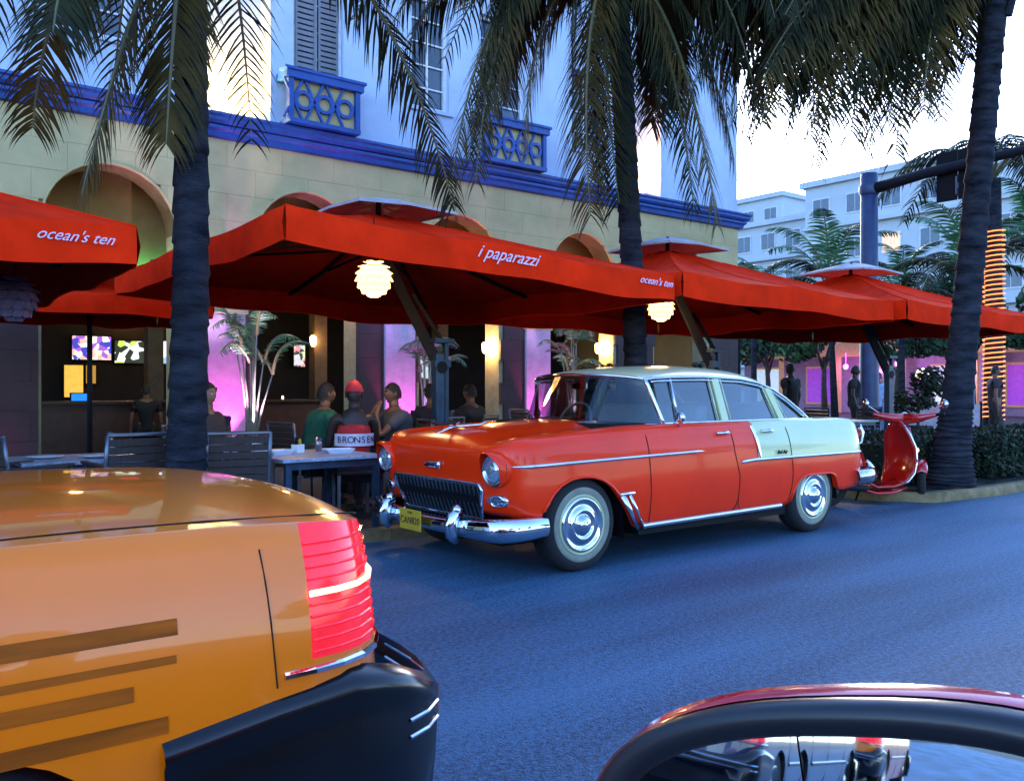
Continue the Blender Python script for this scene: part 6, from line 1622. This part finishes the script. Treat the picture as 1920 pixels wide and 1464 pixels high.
for yy in (-1.85, -2.35, ):
    s = MB(); s.box(.12, .14, yy - .24, yy + .24, 5.58, 6.72); so_ = s.build('signal_head', M_black, sg_)
    b_ = MB(); b_.box(.14, .34, yy - .16, yy + .16, 5.66, 6.64); bevel(b_.build('housing', M_black, so_), .02)
    for k in range(3):
        v_ = MB(); v_.lathe([(.11, .34), (.115, .52)], 16, (0, yy, 5.84 + k * .31), 'x'); v_.build('visor', M_black, so_)
    MB().bar((.06, yy + .25, 5.7), (.06, yy + .25, 6.1), .03, .03).build('bracket', M_alu, so_)
# ---------------------------------------------------------------- buildings beyond the side street
M_bwhite = mat('white_render', (.45, .50, .53), rough=.8, var=.06, scale=.5); M_bdark = mat('far_glass', (.10, .14, .18), rough=.2)
def block(x, y0, y1, zh, depth, label, rows_, cols, lit=()):
    e = empty('far_building', (x, (y0 + y1) / 2, .1), 0, label, 'building', 'white buildings beyond the side street'); w_ = (y1 - y0) / 2
    MB().box(0, depth, -w_, w_, 0, zh).build('wall', M_bwhite, e); MB().box(-.35, depth, -w_ - .3, w_ + .3, zh + .002, zh + .45).build('parapet', M_bwhite, e)
    wm = MB().box(-.06, 0.06, -.75, .75, 0, 1.5).mesh('window', mat('white_trim', (.6, .62, .64))); pm = MB().box(-.08, -.062, -.65, -.03, .1, 1.4).mesh('pane', M_bdark); pl_ = MB().box(-.08, -.062, .03, .65, .1, 1.4).mesh('pane', mat('lit_far_window', (.8, .5, .3), emit=(1, .5, .25), es=.16))
    led = MB().box(-.5, 0, -w_, w_, 0, .22).mesh('ledge', M_bwhite)
    fh = zh / rows_
    for r in range(rows_):
        if r: inst(led, 'ledge', e, (-.001, 0, r * fh))
        for c in range(cols):
            yy = -w_ + 2 * w_ * (c + .5) / cols
            wo = inst(wm, 'window', e, (0, yy, r * fh + .9))
            for s in (0, 1):
                m = pl_ if (r, c) in lit else pm
                p_ = inst(m, 'pane', wo, (0, 0 if (m is pm) == (s == 0) else (.68 if m is pm else -.68), 0))
    return e
block(60, 26, 40, 16.6, 14, 'white five storey building right of the signal pole with one peach lit window', 5, 5, lit={(3, 2)})
block(64, 40.1, 50, 15.2, 12, 'white building left of the signal pole above the trees', 5, 4)
block(72, 50.5, 66, 19.5, 14, 'tall white building beside the hotel corner with a flat roof', 6, 6)
block(58, 12, 25.5, 13.0, 14, 'pale building behind the leaning palm trunk', 4, 5)
# cafe terrace over the side street
M_peach = mat('peach_fascia', (.45, .26, .15), rough=.7, emit=(1, .5, .2), es=.03); M_lilac = mat('lilac_wall', (.22, .17, .25), rough=.8, var=.15, emit=(.6, .3, 1), es=.01)
ca = empty('corner_cafe', (42, 22, .1), 0, 'low cafe across the side street with peach fascia and lilac walls', 'building')
MB().box(0, 8, -10, 10, 0, 2.85).build('wall', M_lilac, ca); MB().box(-1.3, 8.3, -10.4, 10.4, 2.86, 3.55).build('fascia', M_peach, ca)
for k in range(6):
    yy = -8.6 + k * 3.4; f = MB().box(-.1, 0.05, yy - .9, yy + .9, .4, 2.4).build('window', M_peach, ca)
    MB().box(-.13, -.102, yy - .8, yy + .8, .5, 2.3).build('pane', [M_bdark, mat('violet_glow', (.3, .05, .5), emit=(.6, .1, 1), es=.05), mat('cool_glow', (.5, .6, .7), emit=(.7, .85, 1), es=.10)][k % 3], f)
    MB().box(-1.25, -1.05, yy + 1.6, yy + 1.8, 0, 2.86).build('pillar', M_peach, ca)
for i, (y, z) in enumerate([(24.5, 2.3), (21.8, 2.4), (18.9, 2.2)]):
    point_light('cafe_lamp', (40.2, y, z), [(1, .2, .9), (.7, .3, 1), (1, .5, .9)][i], 45, .1)
    e = empty('hanging_lamp', (40.2, y, z), 0, ['magenta hanging lamp at the left of the corner cafe', 'violet hanging lamp in the middle of the corner cafe', 'pink hanging lamp at the right of the corner cafe'][i], 'lamp', 'hanging lamps of the corner cafe')
    MB().ball((0, 0, .12), .13, 10, 8).tube([(0, 0, .2), (0, 0, 3.0 - z + .1)], .01, 5).build('globe', emis('cafe_globe_%d' % i, [(1, .1, .8), (.6, .2, 1), (1, .4, .8)][i], 1.5), e, smooth=True)
# globe street lamp and twin lamps by the hotel corner
e = empty('globe_lamp', (24.4, 12.5, 0), 0, 'glowing round globe lamp right of the signal pole', 'lamp'); MB().lathe([(.05, 0), (.03, .2), (.03, 1.55)], 10).build('post', M_black, e, smooth=True); MB().ball((0, 0, 1.72), .19, 14, 10).build('globe', emis('globe_glow', (1, .75, .45), .6), e, smooth=True)
e = empty('twin_lamp', (30.6, 23.6, .1), 0, 'street lamp with two small pale globes among the trees by the hotel corner', 'street lamp'); MB().lathe([(.08, 0), (.06, 5.9)], 10).bar((0, -.32, 5.9), (0, .32, 5.9), .05, .05).build('post', M_black, e)
for s in (-1, 1): MB().ball((0, s * .30, 6.02), .16, 12, 8, (1, 1, .9)).build('globe', emis('twin_glow', (1, .85, .55), 1.2), e, smooth=True)
# rope light palm at the right edge
rp = empty('rope_light_palm', (25.05, 10.89, 0), 0, 'palm trunk wound with glowing orange rope light at the right edge', 'palm tree')
MB().tube([(0, 0, 0), (.05, 0, 3), (0, 0, 7)], [.26, .22, .20], 14).build('trunk', M_bark, rp, smooth=True)
h_ = [(.05 * math.sin(z / 7 * math.pi) + .27 * math.cos(z * 48), .27 * math.sin(z * 48), z) for z in [.5 + k * .011 for k in range(470)]]
MB().tube(h_, .018, 5).build('rope_light', emis('rope_glow', (1, .22, .05), .5), rp, smooth=True)
for k in range(10): inst(gdr, 'frond', rp, (0, 0, 7), (0, -.1, k * .628), 1.3)
# menu boards / low screens on the terrace, planters
M_board = mat('pale_board', (.40, .34, .38), rough=.6, var=.15)
for i, (x, y, l) in enumerate([(17.9, 9.2, 'pale banner board of the terrace fence right of the scooter'), (19.0, 9.0, 'pale banner board with white lettering left of the leaning trunk')]):
    e = empty('terrace_banner', (x, y, .08), R(-32), l, 'banner', 'banner boards round the terrace')
    MB().box(-.52, .52, -.01, .01, .15, .92).build('panel', M_board, e)
    for s in (-1, 1): MB().box(s * .55 - .02, s * .55 + .02, -.02, .02, 0, .98).build('post', M_black, e)
    text('banner_lettering', 'ocean', .14, M_china, e, frame((0, -.013, .62), (1, 0, 0), (0, 0, 1)), .001, .4)
for i, (x, y, rz, l, sk, sh, tr, st_, ar) in enumerate([(22.6, 12.8, R(200), 'pedestrian in a pale blue shirt beside the signal pole', TAN, (.30, .42, .62), (.20, .25, .38), .1, 'down'), (18.4, 11.0, R(-60), 'person in dark clothes left of the signal pole', DARK, (.02, .02, .025), (.02, .02, .02), 0, 'down'),
    (20.55, 9.5, R(-70), 'pedestrian in a striped shirt and white trousers right of the leaning palm', PALE, (.40, .48, .60), (.75, .78, .80), .1, 'down'), (20.9, 9.05, R(-50), 'pedestrian in dark brown beside the one in white trousers', TAN, (.05, .03, .03), (.04, .03, .03), .1, 'down'),
    (26.5, 15.6, R(180), 'distant pedestrian in white crossing the side street', PALE, (.6, .6, .62), (.1, .1, .15), .15, 'down'), (15.4, 10.6, R(90), 'waiter in black standing under the far umbrella', DARK, (.015, .015, .02), (.02, .02, .02), 0, 'down')]):
    person((x, y, .08 if x < 21 else 0), rz, l, sk, sh, tr, seated=False, arms=ar, stride=st_, group='people on foot near the side street')
table(12.6, 9.6, 0, 'table under the umbrella right of the parked car'); table(15.2, 9.3, 0, 'table under the far umbrella near the signal pole'); chair(12.0, 9.6, 0, 'chair left of the table behind the car boot'); chair(13.2, 9.6, R(180), 'chair right of the table behind the car boot'); chair(14.6, 9.3, 0, 'chair left of the table under the far umbrella'); chair(15.8, 9.3, R(180), 'chair right of the table under the far umbrella')
person((13.2, 9.6, GZ - .02), R(180), 'diner in dark clothes at the table behind the car boot', TAN, (.03, .02, .03), (.02, .02, .02), group='people at the cafe tables')
for i, (x, y, l) in enumerate([(13.6, 11.6, 'round dark shrub in a planter under the far umbrella'), (16.8, 8.7, 'dark shrub in a planter left of the leaning trunk'), (11.6, 12.2, 'dark shrub in a planter behind the car roof')]):
    e = empty('planter_shrub', (x, y, .08), i, l, 'potted shrub', 'shrubs in planters on the terrace')
    inst(leaf_cloud('foliage', M_hedge, 900, .62, .62, .55, 1.25, .13, 40 + i, 7), 'foliage', e); MB().lathe([(.001, 0), (.22, 0), (.30, .55), (.26, .55), (.001, .5)], 16).build('pot', M_pot, e, smooth=True); MB().tube([(0, 0, .4), (0, 0, 1.1)], .03, 6).build('stem', M_wood, e)
# beach side row of trees and a low wall, seen only in reflections
for i in range(9):
    x = -34 + i * 9; tree(x, -13 - (i % 3) * 2, .9 + .05 * (i % 4), cloudA if i % 2 else cloudB, ['first', 'second', 'third', 'fourth', 'fifth', 'sixth', 'seventh', 'eighth', 'ninth'][i] + ' tree of the row on the beach side pavement', 'trees on the beach side', i)
for x0, x1, h_, l in ((-60, -16, 9.5, 'pastel hotel further back down the street'),):
    e = empty('street_building', ((x0 + x1) / 2, YF + 4, .08), 0, l, 'building'); w_ = (x1 - x0) / 2
    MB().box(-w_, w_, -4, 6, 0, h_).build('wall', M_upper, e)
    wm = MB().box(-.8, .8, -4.08, -4.0, 0, 1.5).mesh('window', M_wglass)
    for k in range(14):
        for r in range(3): inst(wm, 'window', e, (-w_ + 2 + k * 3.0, 0, 1.0 + r * 2.9))
